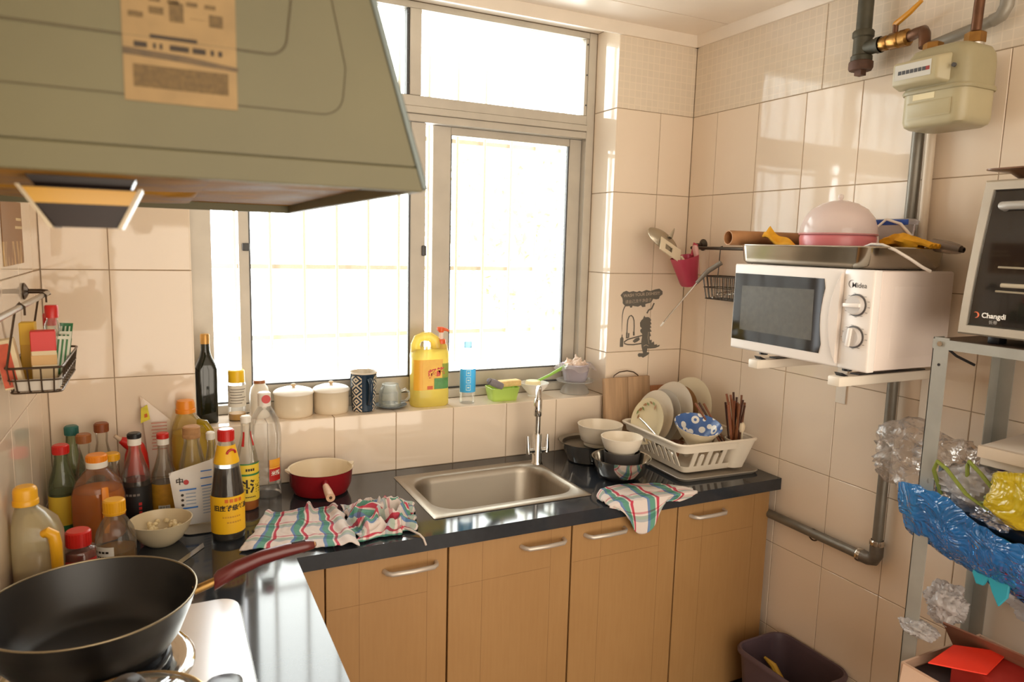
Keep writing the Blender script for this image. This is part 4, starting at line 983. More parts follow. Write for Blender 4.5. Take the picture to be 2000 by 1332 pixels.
t, b = small('green bottle with red cap and yellow-green label by the left wall', .043, -.185, .232, .032, RCAP, .0185, GREENG, GLASS('pale_green', 'C4CC9C', .5, .05, .5, '9AA470', .6), .11, LY2)
mk('label_band', patch(pr(.032, 0, .032, .2), .008, .03, FR-1.5, FR+1.5, .0016), LG, b)
small('small bottle with plain yellow cap behind the amber oil bottle', .152, -.155, .19, .022, YCAP, .019, CLEAR, AMB, .11)
small('short bottle with white cap between cork jar and oyster sauce', .394, -.128, .218, .018, WCAP, .0115, CLEAR, AMB2, .08)
# red squeeze bottle
t = thing('squeeze_bottle', 'red squeeze bottle with a pale nozzle in front of the wall', 'bottle', (.207, -.075, CT), group='bottles on the worktop')
mk('bottle_body', G().lathe([(.026, 0), (.03, .004), (.031, .13), (.028, .16), (.02, .185), (.012, .195), (0, .197)], 24, None, True), RCAP, t)
mk('nozzle_arm', G().tube([(0, 0, .178), (-.022, -.004, .195), (-.036, -.006, .204)], [.02, .015, .009], 12), RCAP, t)
mk('nozzle', G().tube([(-.034, -.006, .203), (-.05, -.008, .217)], [.007, .005], 10), P('nozzle_tan', 'CDB49A', .5), t)
# sachet of spice leaning on the wall
def sheet(g, pts4, bulge, n=10, wr=.0, seed=0):
    """soft pouch: two quads bulging apart"""
    a, b, c, d = [Vector(p) for p in pts4]
    nrm = (b-a).cross(d-a).normalized()
    for s in (1, -1):
        def fn(u, v, s=s):
            p = a*(1-u)*(1-v)+b*u*(1-v)+c*u*v+d*(1-u)*v
            k = (math.sin(PI*u)*math.sin(PI*v))**.6
            w = wr*noise.noise(Vector((u*5+seed, v*5, s)))
            return tuple(p + nrm*(s*bulge*k + w*k))
        g2 = G().grid(fn, n, n); g.add(g2.v, g2.f)
    return g
t = thing('spice_sachet', 'printed clear spice sachet sticking up behind the bottles', 'sachet', (.25, -.03, CT))
mk('pouch', sheet(G(), [(-.012, .0, .09), (.042, .0, .12), (.045, .012, .235), (-.03, .015, .31)], .004, 10, .003, 2), GLASS('sachet_film', 'F8F0E6', .8, .15, .8, 'FBEEDE', .25), t)
q = P('sachet_yellow', 'D8CC3A', .5, var=.2, vscale=60)
mk('sachet_print', G().add([(-.030, -.006, .235), (-.006, -.007, .245), (-.012, .003, .285), (-.028, .004, .275)], [(0, 1, 2, 3)]), q, t)
g = G()
for k in range(9): g.box(-.004+.002*(k % 2), .036, -.0072, -.0066, .155+.0095*k, .158+.0095*k)
mk('sachet_text_lines', g, P('sachet_pink', 'C98A78', .6), t, smooth=0)
mk('sachet_seal', G().add([(-.02, -.0065, .25), (-.012, -.0065, .252), (-.013, -.006, .262), (-.02, -.006, .26)], [(0, 1, 2, 3)]), LOR, t)
# salt packet
t = thing('salt_packet', 'white and blue salt packet leaning behind the oyster sauce', 'packet', (.345, -.258, CT+.004)); t.rotation_euler = (math.radians(-10), 0, math.radians(6))
SALT = P('salt_bag_white', 'DDD8D2', .45, bump=.25, bscale=25)
mk('bag', sheet(G(), [(-.042, 0, 0), (.052, 0, 0), (.050, 0, .165), (-.058, 0, .142)], .014, 14, .004, 5), SALT, t)
def sp(u, v):
    bx = -.048+.1*((u+.048)/.1); q0 = max(.001, math.sin(PI*min(1, max(0, (u+.05)/.1)))*math.sin(PI*min(1, max(0, v/.152))))
    return (u, -.0158*q0**.6-.0028, v)
text_on(t, '中', .019, LD, lambda u, v: sp(u-.034, v+.117), 'logo_mark', bold=.0003)
mk('logo_red', G().add([sp(-.019+.0065*math.cos(a), .1145+.0065*math.sin(a)) for a in [2*PI*i/14 for i in range(14)]], [tuple(range(14))]), LR, t, smooth=0)
g = G()
def strip(g, u0, u1, v0, v1, n=6):
    for i in range(n):
        a, b = u0+(u1-u0)*i/n, u0+(u1-u0)*(i+1)/n
        g.add([sp(a, v0), sp(b, v0), sp(b, v1), sp(a, v1)], [(0, 1, 2, 3)])
for q in ((-.036, .004, .093, .097), (-.030, .006, .045, .049), (.016, .046, .118, .121), (.016, .046, .098, .101), (.018, .046, .136, .139)):
    g = G(); strip(g, *q); mk('blue_bar', g, LBL, t, smooth=0)

g = G()
for k in range(4): strip(g, -.022, .002, .083-.009*k, .0855-.009*k, 3)
for k in range(9): strip(g, .018, .042, .09-.008*k, .0925-.008*k, 3)
mk('fine_print', g, P('print_bluegrey', '9AA8BC', .6), t, smooth=0)
g = G()
for k in range(3):
    c = (-.030, .082-.013*k); g.add([sp(c[0]+.0035*math.cos(a), c[1]+.0035*math.sin(a)) for a in [2*PI*i/10 for i in range(10)]], [tuple(range(10))])
mk('icon_dots', g, LD, t, smooth=0)
# bowl of peeled garlic, tray, knife
t = thing('melamine_bowl', 'beige bowl of chopped garlic behind the frying pan', 'bowl', (.263, -.345, CT))
mk('bowl_body', G().lathe([(0, 0), (.032, 0), (.036, .003), (.05, .015), (.064, .038), (.073, .062), (.0705, .062), (.062, .040), (.048, .018), (.03, .007), (0, .006)], 44), P('beige_melamine', 'CDBE9E', .35, var=.04), t)
GAR = P('garlic_cream', 'DCCBA0', .5, var=.1, vscale=40)
rnd = random.Random(5)
cl0 = None
for k in range(26):
    a = rnd.random()*2*PI; rr_ = .046*math.sqrt(rnd.random())
    if cl0 is None:
        cl0 = mk('garlic_piece', G().lathe([(0, -.006), (.005, -.004), (.007, 0), (.005, .004), (0, .007)], 8), GAR, None); o = cl0
    else:
        o = cl0.copy(); COL.objects.link(o)
    o.location = (.263+rr_*math.cos(a), -.345+rr_*math.sin(a), CT+.028+.010*rnd.random()+.12*rr_); o.rotation_euler = (rnd.random()*3, rnd.random()*3, rnd.random()*3)
    tag(o, 'small cream garlic piece heaped in the beige bowl', 'garlic', 'garlic pieces in the beige bowl')
t = thing('metal_dish', 'low dull metal dish under the salt packet', 'dish', (.367, -.262, CT))
mk('dish_plate', G().loft([rr(0, 0, .10, .12, .02, .0, 4), rr(0, 0, .112, .132, .024, .0035, 4), rr(0, 0, .108, .128, .023, .0035, 4), rr(0, 0, .098, .118, .02, .0015, 4)]), STM, t)
t = thing('paring_knife', 'thin steel knife lying on the worktop beside the beige bowl', 'knife', (.322, -.452, CT))
ang = math.atan2(.135, .09)
mk('blade', G().add([(-.075, -.008, .0012), (.05, -.009, .0012), (.07, .006, .0012), (-.075, .006, .0012), (-.075, -.008, .0022), (.05, -.009, .0014), (.07, .006, .0026), (-.075, .006, .0026)], [(0, 3, 2, 1), (4, 5, 6, 7), (0, 1, 5, 4), (1, 2, 6, 5), (2, 3, 7, 6), (3, 0, 4, 7)], RZ(ang)), STEELP, t, smooth=0)
mk('knife_handle', G().loft([rr(0, 0, .016, .011, .004, -.075, 3), rr(0, 0, .017, .012, .004, -.11, 3)], M=RZ(ang) @ T(0, 0, .0062) @ RY(PI/2)), BLACKM, t)
# ------------------------------------------------------------------ window sill
SG = 'things on the window sill'
t = thing('olive_oil_bottle', 'tall dark square olive oil bottle with gold cap on the sill', 'bottle', (.398, .075, SILL), .15, SG)
OG = P('dark_green_glass', '16180C', .08, spec=.6)
mk('bottle_body', G().loft([rr(0, 0, .052, .052, .008, 0, 5), rr(0, 0, .056, .056, .009, .004, 5), rr(0, 0, .056, .056, .009, .165, 5), rr(0, 0, .050, .050, .014, .182, 5), rr(0, 0, .034, .034, .0165, .205, 5), rr(0, 0, .026, .026, .0128, .222, 5), rr(0, 0, .024, .024, .0118, .252, 5)]), OG, t)
mk('cap', G().lathe([(.0135, .242), (.0135, .268), (.012, .272), (0, .272)], 20), GOLDC, t)
pf = pr(.024, 0, .0265, .003, .0265, .115, .022, .122, .022, .128)
t, b = bottle('seasoning_jar', 'clear seasoning shaker with yellow cap and printed label on the sill', .484, .075, pf, CLEARW, P('broth_powder', 'C9963C', .7), (.0245, .120, .158, P('bright_yellow_cap', 'F2C522', .35)), [(.045, .112, FR-1.3, FR+1.3, LW)], SG, SILL, cat='jar', fill=.022)
g = G()
for k in range(6):
    p = patch(pf, .056+.0085*k, .0585+.0085*k, FR-.9+.1*(k % 2), FR+.5+.25*(k % 3), .0013, nz=1, na=6); g.add(p.v, p.f)
mk('label_text_lines', g, P('ink_soft', '8C8478', .6), b, smooth=0)
t = thing('milk_bottle', 'round-shouldered white milk bottle with brown cap on the sill', 'bottle', (.552, .085, SILL), 0, SG)
mk('bottle_body', G().lathe([(0, 0), (.027, 0), (.030, .004), (.030, .075), (.026, .095), (.018, .106), (.017, .112)], 26), P('milk_white', 'E9E2D4', .35), t)
mk('cap', G().lathe([(.0185, .110), (.0185, .118), (.017, .1195), (0, .12)], 22), BRCAP, t)
ENM = P('enamel_cream', 'DCCDB4', .3, var=.03); ENW = P('enamel_white_lid', 'EDE6DA', .25)
def canister(label, x, y, r):
    t = thing('enamel_canister', label, 'canister', (x, y, SILL), 0, SG)
    mk('pot', G().lathe([(0, 0), (r*.93, 0), (r*.985, .004), (r, .03), (r, .073), (r+.0012, .075)], 36), ENM, t)
    l = mk('lid', G().lathe([(r+.003, .073), (r+.0035, .076), (r+.002, .079), (r*.93, .084), (r*.6, .090), (0, .092)], 36), ENW, t)
    mk('knob', G().lathe([(.005, .090), (.0045, .094), (.008, .097), (.008, .101), (.005, .103), (0, .1032)], 18), P('knob_wood', 'CDB08A', .5), l)
    return t
canister('cream lidded canister next to the milk bottle on the sill', .655, .078, .060)
canister('cream lidded canister next to the patterned mug on the sill', .776, .085, .057)
# patterned mug
def mug_mat():
    m, nt, b, out = newmat('mug_pattern')
    tc = N(nt, 'ShaderNodeTexCoord'); sp_ = N(nt, 'ShaderNodeSeparateXYZ'); nt.links.new(tc.outputs['Object'], sp_.inputs[0])
    at = N(nt, 'ShaderNodeMath', operation='ARCTAN2'); nt.links.new(sp_.outputs[1], at.inputs[0]); nt.links.new(sp_.outputs[0], at.inputs[1])
    def M_(op, a, b_=None, c=None):
        n = N(nt, 'ShaderNodeMath', operation=op)
        for i, q in enumerate((a, b_, c)):
            if q is None: continue
            if isinstance(q, (int, float)): n.inputs[i].default_value = q
            else: nt.links.new(q, n.inputs[i])
        return n.outputs[0]
    ang = M_('ADD', at.outputs[0], PI/2)                         # 0 towards the room
    side = M_('ABSOLUTE', ang)
    # diamonds in the two columns beside the handle
    u = M_('ABSOLUTE', M_('SUBTRACT', side, .98)); v = M_('PINGPONG', sp_.outputs[2], .018)
    d = M_('ADD', M_('MULTIPLY', u, .034), v)
    ring = M_('PINGPONG', d, .0065)
    dia = M_('LESS_THAN', ring, .0032)
    col = M_('LESS_THAN', M_('ABSOLUTE', M_('SUBTRACT', side, .98)), .48)
    band = M_('GREATER_THAN', sp_.outputs[2], .122)
    pale = M_('MULTIPLY', col, M_('SUBTRACT', 1., dia))
    pale = M_('MAXIMUM', M_('MULTIPLY', pale, M_('SUBTRACT', 1., band)), 0.)
    mx = N(nt, 'ShaderNodeMix', data_type='RGBA'); mx.inputs[6].default_value = C('22364A'); mx.inputs[7].default_value = C('D6C8B2')
    nt.links.new(pale, mx.inputs[0]); nt.links.new(mx.outputs[2], b.inputs['Base Color']); b.inputs['Roughness'].default_value = .2
    return m
t = thing('patterned_mug', 'tall navy mug with cream diamond pattern and handle facing the room', 'mug', (.880, .070, SILL), 0.12, SG)
mk('mug_body', G().lathe([(0, 0), (.035, 0), (.038, .003), (.0445, .128), (.0455, .131), (.0435, .131), (.040, .06), (.036, .006), (0, .005)], 40), mug_mat(), t)
mk('mug_rim', G().lathe([(.0456, .127), (.0462, .131), (.0445, .1325), (.0432, .131), (.042, .11)], 40), P('mug_rim_cream', 'E2D6C4', .25), t)
mk('handle', G().tube([(0, -.040, .105), (0, -.058, .112), (0, -.068, .10), (0, -.068, .07), (0, -.062, .045), (0, -.050, .032), (0, -.038, .028)], [.007, .0075, .0075, .007, .0065, .006, .006], 12), P('navy_glaze', '22364A', .2), t)
# glass cup on a saucer
t = thing('saucer', 'blue-grey saucer under the glass cup on the sill', 'saucer', (.978, .080, SILL), 0, SG)
mk('saucer_plate', G().lathe([(0, 0), (.03, 0), (.035, .002), (.053, .009), (.054, .0105), (.052, .0105), (.034, .004), (0, .003)], 36), P('blue_grey_glaze', '7E8A94', .25), t)
t = thing('glass_cup', 'clear glass cup with a loop handle on the sill saucer', 'cup', (.975, .080, SILL+.0045), 0, SG)
mk('cup_body', G().lathe([(0, 0), (.034, 0), (.0385, .004), (.0385, .052), (.033, .064), (.029, .068), (.028, .0775), (.0265, .0775), (.0275, .067), (.036, .05), (.0365, .006), (0, .003)], 32), GLASS('cup_glass', 'FBFCFA', .6, .02, .2, 'F4F6F2', .65), t)
mk('handle', G().tube([(.036, -.008, .052), (.05, -.012, .058), (.062, -.015, .048), (.062, -.015, .028), (.05, -.012, .016), (.037, -.008, .014)], .0042, 10), MATS['cup_glass'], t)
# dish detergent
t = thing('detergent_bottle', 'big yellow dish detergent bottle with orange pump on the sill', 'bottle', (1.112, .072, SILL), 0.0, SG)
YP = P('translucent_yellow', 'F0C62E', .3, sss=.0); 
YPT = GLASS('yellow_hdpe', 'FFF4B8', .5, .1, .85, 'FFEE92', .72)
L = [rr(0, 0, .126, .068, .03, 0, 6), rr(0, 0, .136, .076, .032, .006, 6), rr(0, 0, .136, .076, .032, .05, 6), rr(0, 0, .133, .073, .03, .056, 6), rr(0, 0, .133, .073, .03, .168, 6), rr(.0, 0, .136, .074, .03, .174, 6), rr(.0, 0, .130, .07, .03, .19, 6), rr(.002, 0, .122, .062, .028, .20, 6)]
# shoulder with a grip hole: solid lower body, then an arched grip
b = mk('bottle_body', G().loft(L, True, True), YPT, t)
gp = [(-.050, 0, .19), (-.051, 0, .214), (-.043, 0, .234), (-.024, 0, .241), (.0, 0, .240), (.018, 0, .228), (.024, 0, .210), (.030, 0, .192)]
mk('grip', G().tube(gp, [.018, .0165, .016, .0155, .0165, .018, .02, .022], 12), YPT, b)
mk('neck', G().lathe([(.024, .194), (.022, .208), (.016, .216)], 20, T(.042, 0, 0), False, True), YPT, b)
OR = P('orange_pump', 'E8622A', .35)
mk('collar', G().cyl(.0165, .213, .230, 22, T(.042, 0, 0), .002), OR, t)
mk('pump_stem', G().cyl(.007, .230, .258, 16, T(.042, 0, 0)), P('pump_pale', 'F2DCD0', .4), t)
mk('pump_head', G().tube([(.028, 0, .266), (.045, 0, .266), (.06, -.004, .263), (.068, -.006, .258)], [.007, .0075, .005, .0038], 12), OR, t)
mk('pump_cup', G().lathe([(.009, .254), (.011, .262), (.009, .270), (0, .271)], 18, T(.042, 0, 0)), OR, t)
def dfront(u, v):  # front face of the bottle, flat with rounded ends
    return (u, -.0372, v)
mk('front_label', G().add([dfront(-.036, .06), dfront(.036, .06), dfront(.036, .165), dfront(-.036, .165)], [(0, 1, 2, 3)]), P('label_orange_yellow', 'FFC65A', .4, var=.12, vscale=25), b, smooth=0)
def dwrap(u, v, off=.0):
    w = .0515-.015
    if u < -.0365: a = (u+.0365)/.03; return (-.0365-.0305*math.sin(min(1.4, -a)) , -.0070-.0305*math.cos(min(1.4, -a))-off, v)
    if u > .0365: a = (u-.0365)/.03; return (.0365+.0305*math.sin(min(1.4, a)), -.0070-.0305*math.cos(min(1.4, a))-off, v)
    return (u, -.0375-off, v)
def dsheet(u0, u1, v0, v1, off, n=10):
    return G().grid(lambda a, c: dwrap(u0+(u1-u0)*a, v0+(v1-v0)*c, off), n, 2)
mk('side_label', dsheet(-.07, -.0365, .06, .165, .0004), P('label_side_yellow', 'F4B63A', .4), b)
mk('leaf_print', dsheet(.005, .062, .062, .10, .0008), P('print_green', '5E9A5A', .45, var=.2, vscale=40), b)
mk('leaf_print', dsheet(.034, .066, .10, .15, .0008), P('print_green2', '9AA84A', .45, var=.2, vscale=40), b)
text_on(b, '超能', .030, P('print_pinkred', 'D8504A', .45), lambda u, v: dwrap(u+.012, v+.118+.18*u, .0012), bold=.0012)
mk('fruit_print', dsheet(-.02, .0, .062, .074, .0009), P('print_redorange', 'DB6A3A', .45), b)
# blue labelled water bottle
pf = pr(.026, 0, .0285, .004, .027, .02, .0285, .035, .0285, .115, .027, .135, .022, .158, .0135, .182, .0125, .20)
t, b = bottle('water_bottle', 'clear water bottle with a pale blue label on the sill', 1.250, .057, pf, CLEARW, None, (.0145, .198, .221, GLASS('pale_blue_cap', 'CFE8F4', .6, .1, .7, 'B8DDEE', .6)), [(.042, .125, FR-1.5, FR+1.5, GLASS('sky_blue_label', '8ACBEE', .3, .2, .9, '4FB2E6', .55))], SG, SILL)
g = G()
for k in range(3):
    z0 = .05+.026*k
    for (a, c, e, f_) in ((-.55, .0, 0, .0015), (-.55, .0, .0185, .02), (-.55, -.5, 0, .02), (-.05, .0, 0, .02), (-.4, -.15, .008, .012)):
        p = patch(pf, z0+e, z0+f_, FR+a, FR+c, .0013, nz=1, na=4); g.add(p.v, p.f)
mk('label_print', g, P('label_print_pale', 'D9EEDC', .4), b, smooth=0)
# green soap box with sponge and brush
t = thing('soap_box', 'lime green plastic box on the sill holding a sponge', 'box', (1.392, .065, SILL), -.05, SG)
LIME = P('lime_plastic', 'B4D465', .35)
mk('box_body', G().loft([rr(0, 0, .092, .062, .008, 0, 3), rr(0, 0, .112, .078, .01, .048, 3), rr(0, 0, .107, .073, .009, .048, 3), rr(0, 0, .088, .058, .007, .003, 3)]), LIME, t)
t = thing('sponge', 'pale yellow sponge lying on top of the lime green box', 'sponge', (1.412, .062, SILL+.0485), .1, SG)
mk('foam', G().box(-.045, .05, -.018, .02, 0, .022), P('sponge_yellow', 'E8C888', .9, var=.1, vscale=50, bump=.8, bscale=200), t, bevel=.005)
t = thing('scrub_brush', 'grey bristle brush leaning out of the lime green box', 'brush', (1.362, .035, SILL+.0485), 0, SG)
mk('bristles', G().tube([(-.042, -.012, .032), (-.02, -.006, .022), (.012, .0, .006)], [.011, .014, .013], 12), P('bristle_grey', '8A8488', .9, bump=1., bscale=250), t)
mk('brush_tip', G().lathe([(.009, 0), (.007, .006), (0, .007)], 12, T(-.043, -.012, .033) @ RY(-.9)), MATS['bristle_grey'], t)
# white dish with green handled brush
t = thing('soap_dish', 'white footed soap bowl on the sill behind the tap', 'bowl', (1.535, .085, SILL), 0, SG)
mk('bowl_body', G().lathe([(.024, 0), (.022, .006), (.028, .014), (.050, .038), (.0545, .05), (.052, .05), (.046, .038), (.02, .018), (0, .016)], 32, None, True), P('white_china', 'E9E6E0', .25), t)
t = thing('dish_brush', 'dish brush with a slanting lime green handle lying in the soap bowl', 'brush', (1.535, .085, SILL+.042), 0, SG)
mk('brush_head', G().lathe([(.028, 0), (.03, .006), (.026, .016), (0, .018)], 20, T(-.006, 0, 0)), P('brush_cream', 'EEDFB0', .7), t)
mk('handle', G().tube([(.01, 0, .012), (.06, -.004, .032), (.13, -.008, .066)], [.005, .0055, .007], 10), P('handle_lime', '8FBF4E', .35), t)
# garlic on glass bowls
t = thing('glass_stand', 'upturned clear glass bowl on the sill near the tiled reveal', 'bowl', (1.712, .082, SILL), 0, SG)
mk('bowl_body', G().lathe([(.055, 0), (.057, .003), (.048, .022), (.033, .038), (.03, .042), (.0, .042)], 32), GLASS('ice_glass', 'FAFCFB', .6, .03, .5, 'FFFFFF', .8), t)
mk('bowl_plate', G().lathe([(0, .042), (.05, .043), (.072, .048), (.0735, .051), (.05, .047), (0, .046)], 36), MATS['ice_glass'], t)
t = thing('garlic_tub', 'pale lilac plastic tub of garlic on the glass bowl', 'tub', (1.712, .082, SILL+.0465), 0, SG)
mk('tub_body', G().lathe([(0, 0), (.04, 0), (.044, .004), (.055, .065), (.057, .068), (.054, .068), (.042, .006), (0, .004)], 32), GLASS('lilac_plastic', 'F8F4FB', .6, .1, .75, 'FFFAFF', .8), t)
def film(u, v):
    a = 2*PI*u; r = .052+.024*v+.008*math.sin(7*a)*v+.005*math.sin(13*a+2)*v
    return (r*math.cos(a), r*math.sin(a)*.85, .055+.05*v-.055*v*v+.008*math.sin(5*a+1)*v)
mk('film_collar', G().grid(film, 48, 5), GLASS('tub_film', 'F6F2F4', .6, .12, .4, 'FFFAF8', .7), t)
GB = P('garlic_skin', 'DCC6B4', .6, var=.18, vscale=30, aniso=(6, 6, 1))
g0 = None
for k, (dx, dy, dz, s) in enumerate([(-.034, -.012, .078, 1.), (-.008, -.024, .088, 1.1), (.02, -.016, .080, 1.05), (.042, -.004, .074, .95), (-.022, .014, .088, 1.), (.012, .012, .094, 1.05)]):
    if g0 is None:
        g0 = thing('garlic_bulb', '', 'garlic', (0, 0, 0))
        gg = G()
        loops = []
        for r, z in ((.004, -.011), (.013, -.010), (.0185, -.003), (.018, .004), (.011, .011), (.005, .016), (.003, .024), (.0022, .028)):
            loops.append([(r*(1+.07*math.cos(7*2*PI*i/28))*math.cos(2*PI*i/28), r*(1+.07*math.cos(7*2*PI*i/28))*math.sin(2*PI*i/28), z) for i in range(28)])
        mk('bulb', gg.loft(loops), GB, g0); mk('root', G().cyl(.0045, -.0135, -.0095, 10), P('garlic_root', '9A7E62', .9), g0); o = g0
    else:
        o = copy_tree(g0)
    o.location = (1.712+dx, .082+dy, SILL+.0465+dz-.020); o.scale = (s, s, s); o.rotation_euler = (.5*math.sin(k*2.1), .6*math.cos(k*1.7), k*1.1)
    tag(o, 'garlic bulb heaped in the lilac tub on the sill', 'garlic', 'garlic bulbs in the lilac tub')
# ------------------------------------------------------------------ left wall: poster, rail, wire basket
def poster_mat():
    m, nt, b, out = newmat('brown_poster')
    geo = N(nt, 'ShaderNodeTexCoord'); mp = N(nt, 'ShaderNodeMapping'); mp.inputs['Scale'].default_value = (1, 30, 9)
    nt.links.new(geo.outputs['Object'], mp.inputs[0])
    nz = N(nt, 'ShaderNodeTexNoise'); nz.inputs['Scale'].default_value = 1.4; nz.inputs['Detail'].default_value = 3; nt.links.new(mp.outputs[0], nz.inputs['Vector'])
    cr = N(nt, 'ShaderNodeValToRGB'); cr.color_ramp.elements[0].position = .45; cr.color_ramp.elements[0].color = C('8A5A22'); cr.color_ramp.elements[1].position = .7; cr.color_ramp.elements[1].color = C('D6AE6E')
    sp_ = N(nt, 'ShaderNodeSeparateXYZ'); nt.links.new(geo.outputs['Object'], sp_.inputs[0])
    lt = N(nt, 'ShaderNodeMath', operation='LESS_THAN'); lt.inputs[1].default_value = -.018; nt.links.new(sp_.outputs[2], lt.inputs[0])
    mu = N(nt, 'ShaderNodeMath', operation='MULTIPLY'); nt.links.new(nz.outputs[0], mu.inputs[0]); nt.links.new(lt.outputs[0], mu.inputs[1])
    nt.links.new(mu.outputs[0], cr.inputs[0]); nt.links.new(cr.outputs[0], b.inputs['Base Color']); b.inputs['Roughness'].default_value = .45
    return m
t = mk('wall_poster', G().box(0, .0012, -.12, .12, -.068, .068), poster_mat(), loc=(.0005, -.372, 1.556)); tag(t, 'brown oil-stained printed sheet stuck on the left wall below the hood', 'poster')
g = G()
for k, (z, a, b_) in enumerate(((.030, .045, .112), (.012, .03, .118))):
    n = 7
    for i in range(n): g.box(.0012, .0016, a+(b_-a)*i/n, a+(b_-a)*(i+.7)/n, z-.003, z+.003)
mk('print_line', g, P('poster_ink_pale', 'E2C99A', .6), t, smooth=0)
BRW = P('bronze_wire', '5A4A3C', .35, metal=.75)
t = thing('wall_rail', 'dark bronze rail on brackets along the left wall', 'rail', (0, -.282, 1.42))
mk('bar', G().tube([(.047, 0, 0), (.047, -.86, 0)], .006, 12), P('rail_pale_steel', '9A948A', .25, metal=.8), t)
r_ = mk('wall_rosette', G().lathe([(.019, 0), (.019, .003), (.013, .007), (.007, .01)], 24, T(0.0005, 0, .004) @ RY(PI/2), True), BRW, t)
mk('standoff', G().tube([(.005, 0, .004), (.035, 0, .004), (.045, 0, .003), (.05, 0, -.006)], .0055, 10), BRW, r_)
r_ = mk('wall_rosette', G().lathe([(.019, 0), (.019, .003), (.013, .007), (.007, .01)], 24, T(0.0005, -.8, .004) @ RY(PI/2), True), BRW, t)
mk('standoff', G().tube([(.005, -.8, .004), (.035, -.8, .004), (.047, -.8, .0)], .0055, 10), BRW, r_)
t = thing('spice_basket', 'bronze wire basket of spices hanging from the left wall rail', 'basket', (.0625, -.515, 1.255))
wire_basket(t, .092, .29, .05, BRW, 4, 9, .0016, .9)
for y in (-.145, .145): mk('hanger', G().tube([(-.042, y, .05), (-.03, y, .12), (-.022, y, .165), (-.0155, y, .1735), (-.008, y, .166), (-.008, y, .15)], .0022, 6), BRW, t)
mk('liner', G().loft([rr(0, 0, .072, .25, .01, .003, 3), rr(0, 0, .078, .26, .01, .026, 3), rr(0, 0, .075, .257, .01, .026, 3), rr(0, 0, .07, .247, .009, .005, 3)]), P('liner_white', 'CFC5B8', .5), t)
SB = 'spices in the wire basket'
def carton(label, x, y, w, d, h, tilt, rz, main, top, band=None, z=1.261):
    t = thing('spice_box', label, 'box', (x, y, z), rz, SB); t.rotation_euler = (0, tilt, rz)
    mk('carton', G().box(-w/2, w/2, -d/2, d/2, 0, h), main, t, bevel=.0015, bseg=1)
    mk('carton_top', G().box(-w/2-.0003, w/2+.0003, -d/2-.0003, d/2+.0003, h*.62, h+.0003), top, t, bevel=.0012, bseg=1)
    if band: mk('carton_band', G().box(-w/2-.0006, w/2+.0006, -d/2-.0006, d/2+.0006, h*.36, h*.55), band, t, bevel=.0008, bseg=1)
    return t
PO = P('carton_orange', 'C8502A', .5, var=.15, vscale=60); PRD = P('carton_red', 'CF2A22', .45); PCR = P('carton_cream', 'E0CDA6', .55); PTN = P('carton_tan', 'D8AE72', .5)
t = thing('spice_box', 'orange and white spice carton at the near end of the wire basket', 'box', (.030, -.612, 1.262), .05, SB); t.rotation_euler = (0, -.16, .05)
mk('carton', G().box(-.020, .012, -.018, .018, 0, .095), PCR, t, bevel=.001, bseg=1); mk('carton_front', G().box(-.019, .004, -.0187, -.018, .004, .088), PO, t, smooth=0)
carton('red-topped spice carton with tan base in the middle of the wire basket', .070, -.575, .042, .030, .105, 0, .1, PCR, PRD, PTN)
t = carton('yellow spice carton behind the orange one in the wire basket', .040, -.535, .026, .03, .118, 0, 0, P('carton_yellow', 'C99A1E', .5), P('carton_yellow2', 'D8AE2A', .5))
for k, (x, y, h) in enumerate(((.078, -.500, .148), (.070, -.465, .128))):
    tt = thing('pepper_shaker', ('taller' if k == 0 else 'shorter')+' clear shaker with red cap rising from the wire basket', 'shaker', (x, y, 1.262), 0, SB)
    mk('shaker_body', G().lathe([(0, 0), (.013, 0), (.014, .003), (.014, h-.04), (.010, h-.03), (.010, h-.022)], 20), CLEAR, tt)
    mk('pepper', G().lathe([(0, .003), (.0125, .003), (.0125, h*.4), (0, h*.4)], 18), P('pepper_brown', '6A5238', .9), tt)
    mk('cap', G().lathe([(.0125, h-.026), (.0128, h-.003), (.011, h), (0, h)], 20), RCAP, tt)
for k in range(4):
    t = thing('seasoning_packet', ['green and white striped seasoning packet nearest the red-topped carton', 'green and white striped seasoning packet second in its row', 'tall green topped seasoning packet in the wire basket', 'green foil packet at the far end of the wire basket'][k], 'packet', (.088-.002*k, -.530+.034*k, 1.262), 0, SB); t.rotation_euler = (.12, .1, .5)
    h = (.088, .094, .108, .070)[k]
    mk('pouch', sheet(G(), [(-.014, 0, 0), (.014, 0, 0), (.014, 0, h), (-.014, 0, h)], .004, 6, .001, k), P('packet_green', '2E6A40', .35, var=.1) if k > 1 else P('packet_white', 'D8D8C6', .4), t)
    for q in range(3): mk('stripe', G().box(-.012+.008*q, -.009+.008*q, -.0052, -.0040, .008, h-.006), P('stripe_green', '3E7A4A', .4) if k < 2 else P('stripe_pale', 'C6CFB8', .4), t)
# ------------------------------------------------------------------ red saucepan and cloths
t = thing('saucepan', 'red saucepan with cream interior and wooden handle by the sink', 'pan', (.700, -.118, CT))
mk('pan_body', G().lathe([(0, 0), (.068, 0), (.080, .006), (.090, .03), (.0945, .072), (.0965, .0755)], 48), P('red_enamel', '8A1A20', .2, var=.08), t)
mk('pan_inside', G().lathe([(0, .005), (.066, .005), (.078, .010), (.087, .032), (.0925, .074), (.0965, .0762)], 48), P('cream_enamel', 'E4D6BC', .25), t)
for a in (.12, PI-.05):
    M = RZ(a) @ T(.094, 0, .0745)
    mk('pouring_lip', G().loft([[(-.004, -.02, -.008), (-.004, .02, -.008), (-.004, .02, .002), (-.004, -.02, .002)], [(.010, -.004, .0), (.010, .004, .0), (.010, .004, .004), (.010, -.004, .004)]], M=M), MATS['cream_enamel'], t)
sk = mk('handle_socket', G().tube([(-.005, -.088, .055), (-.008, -.112, .052)], [.012, .0095], 12), MATS['red_enamel'], t)
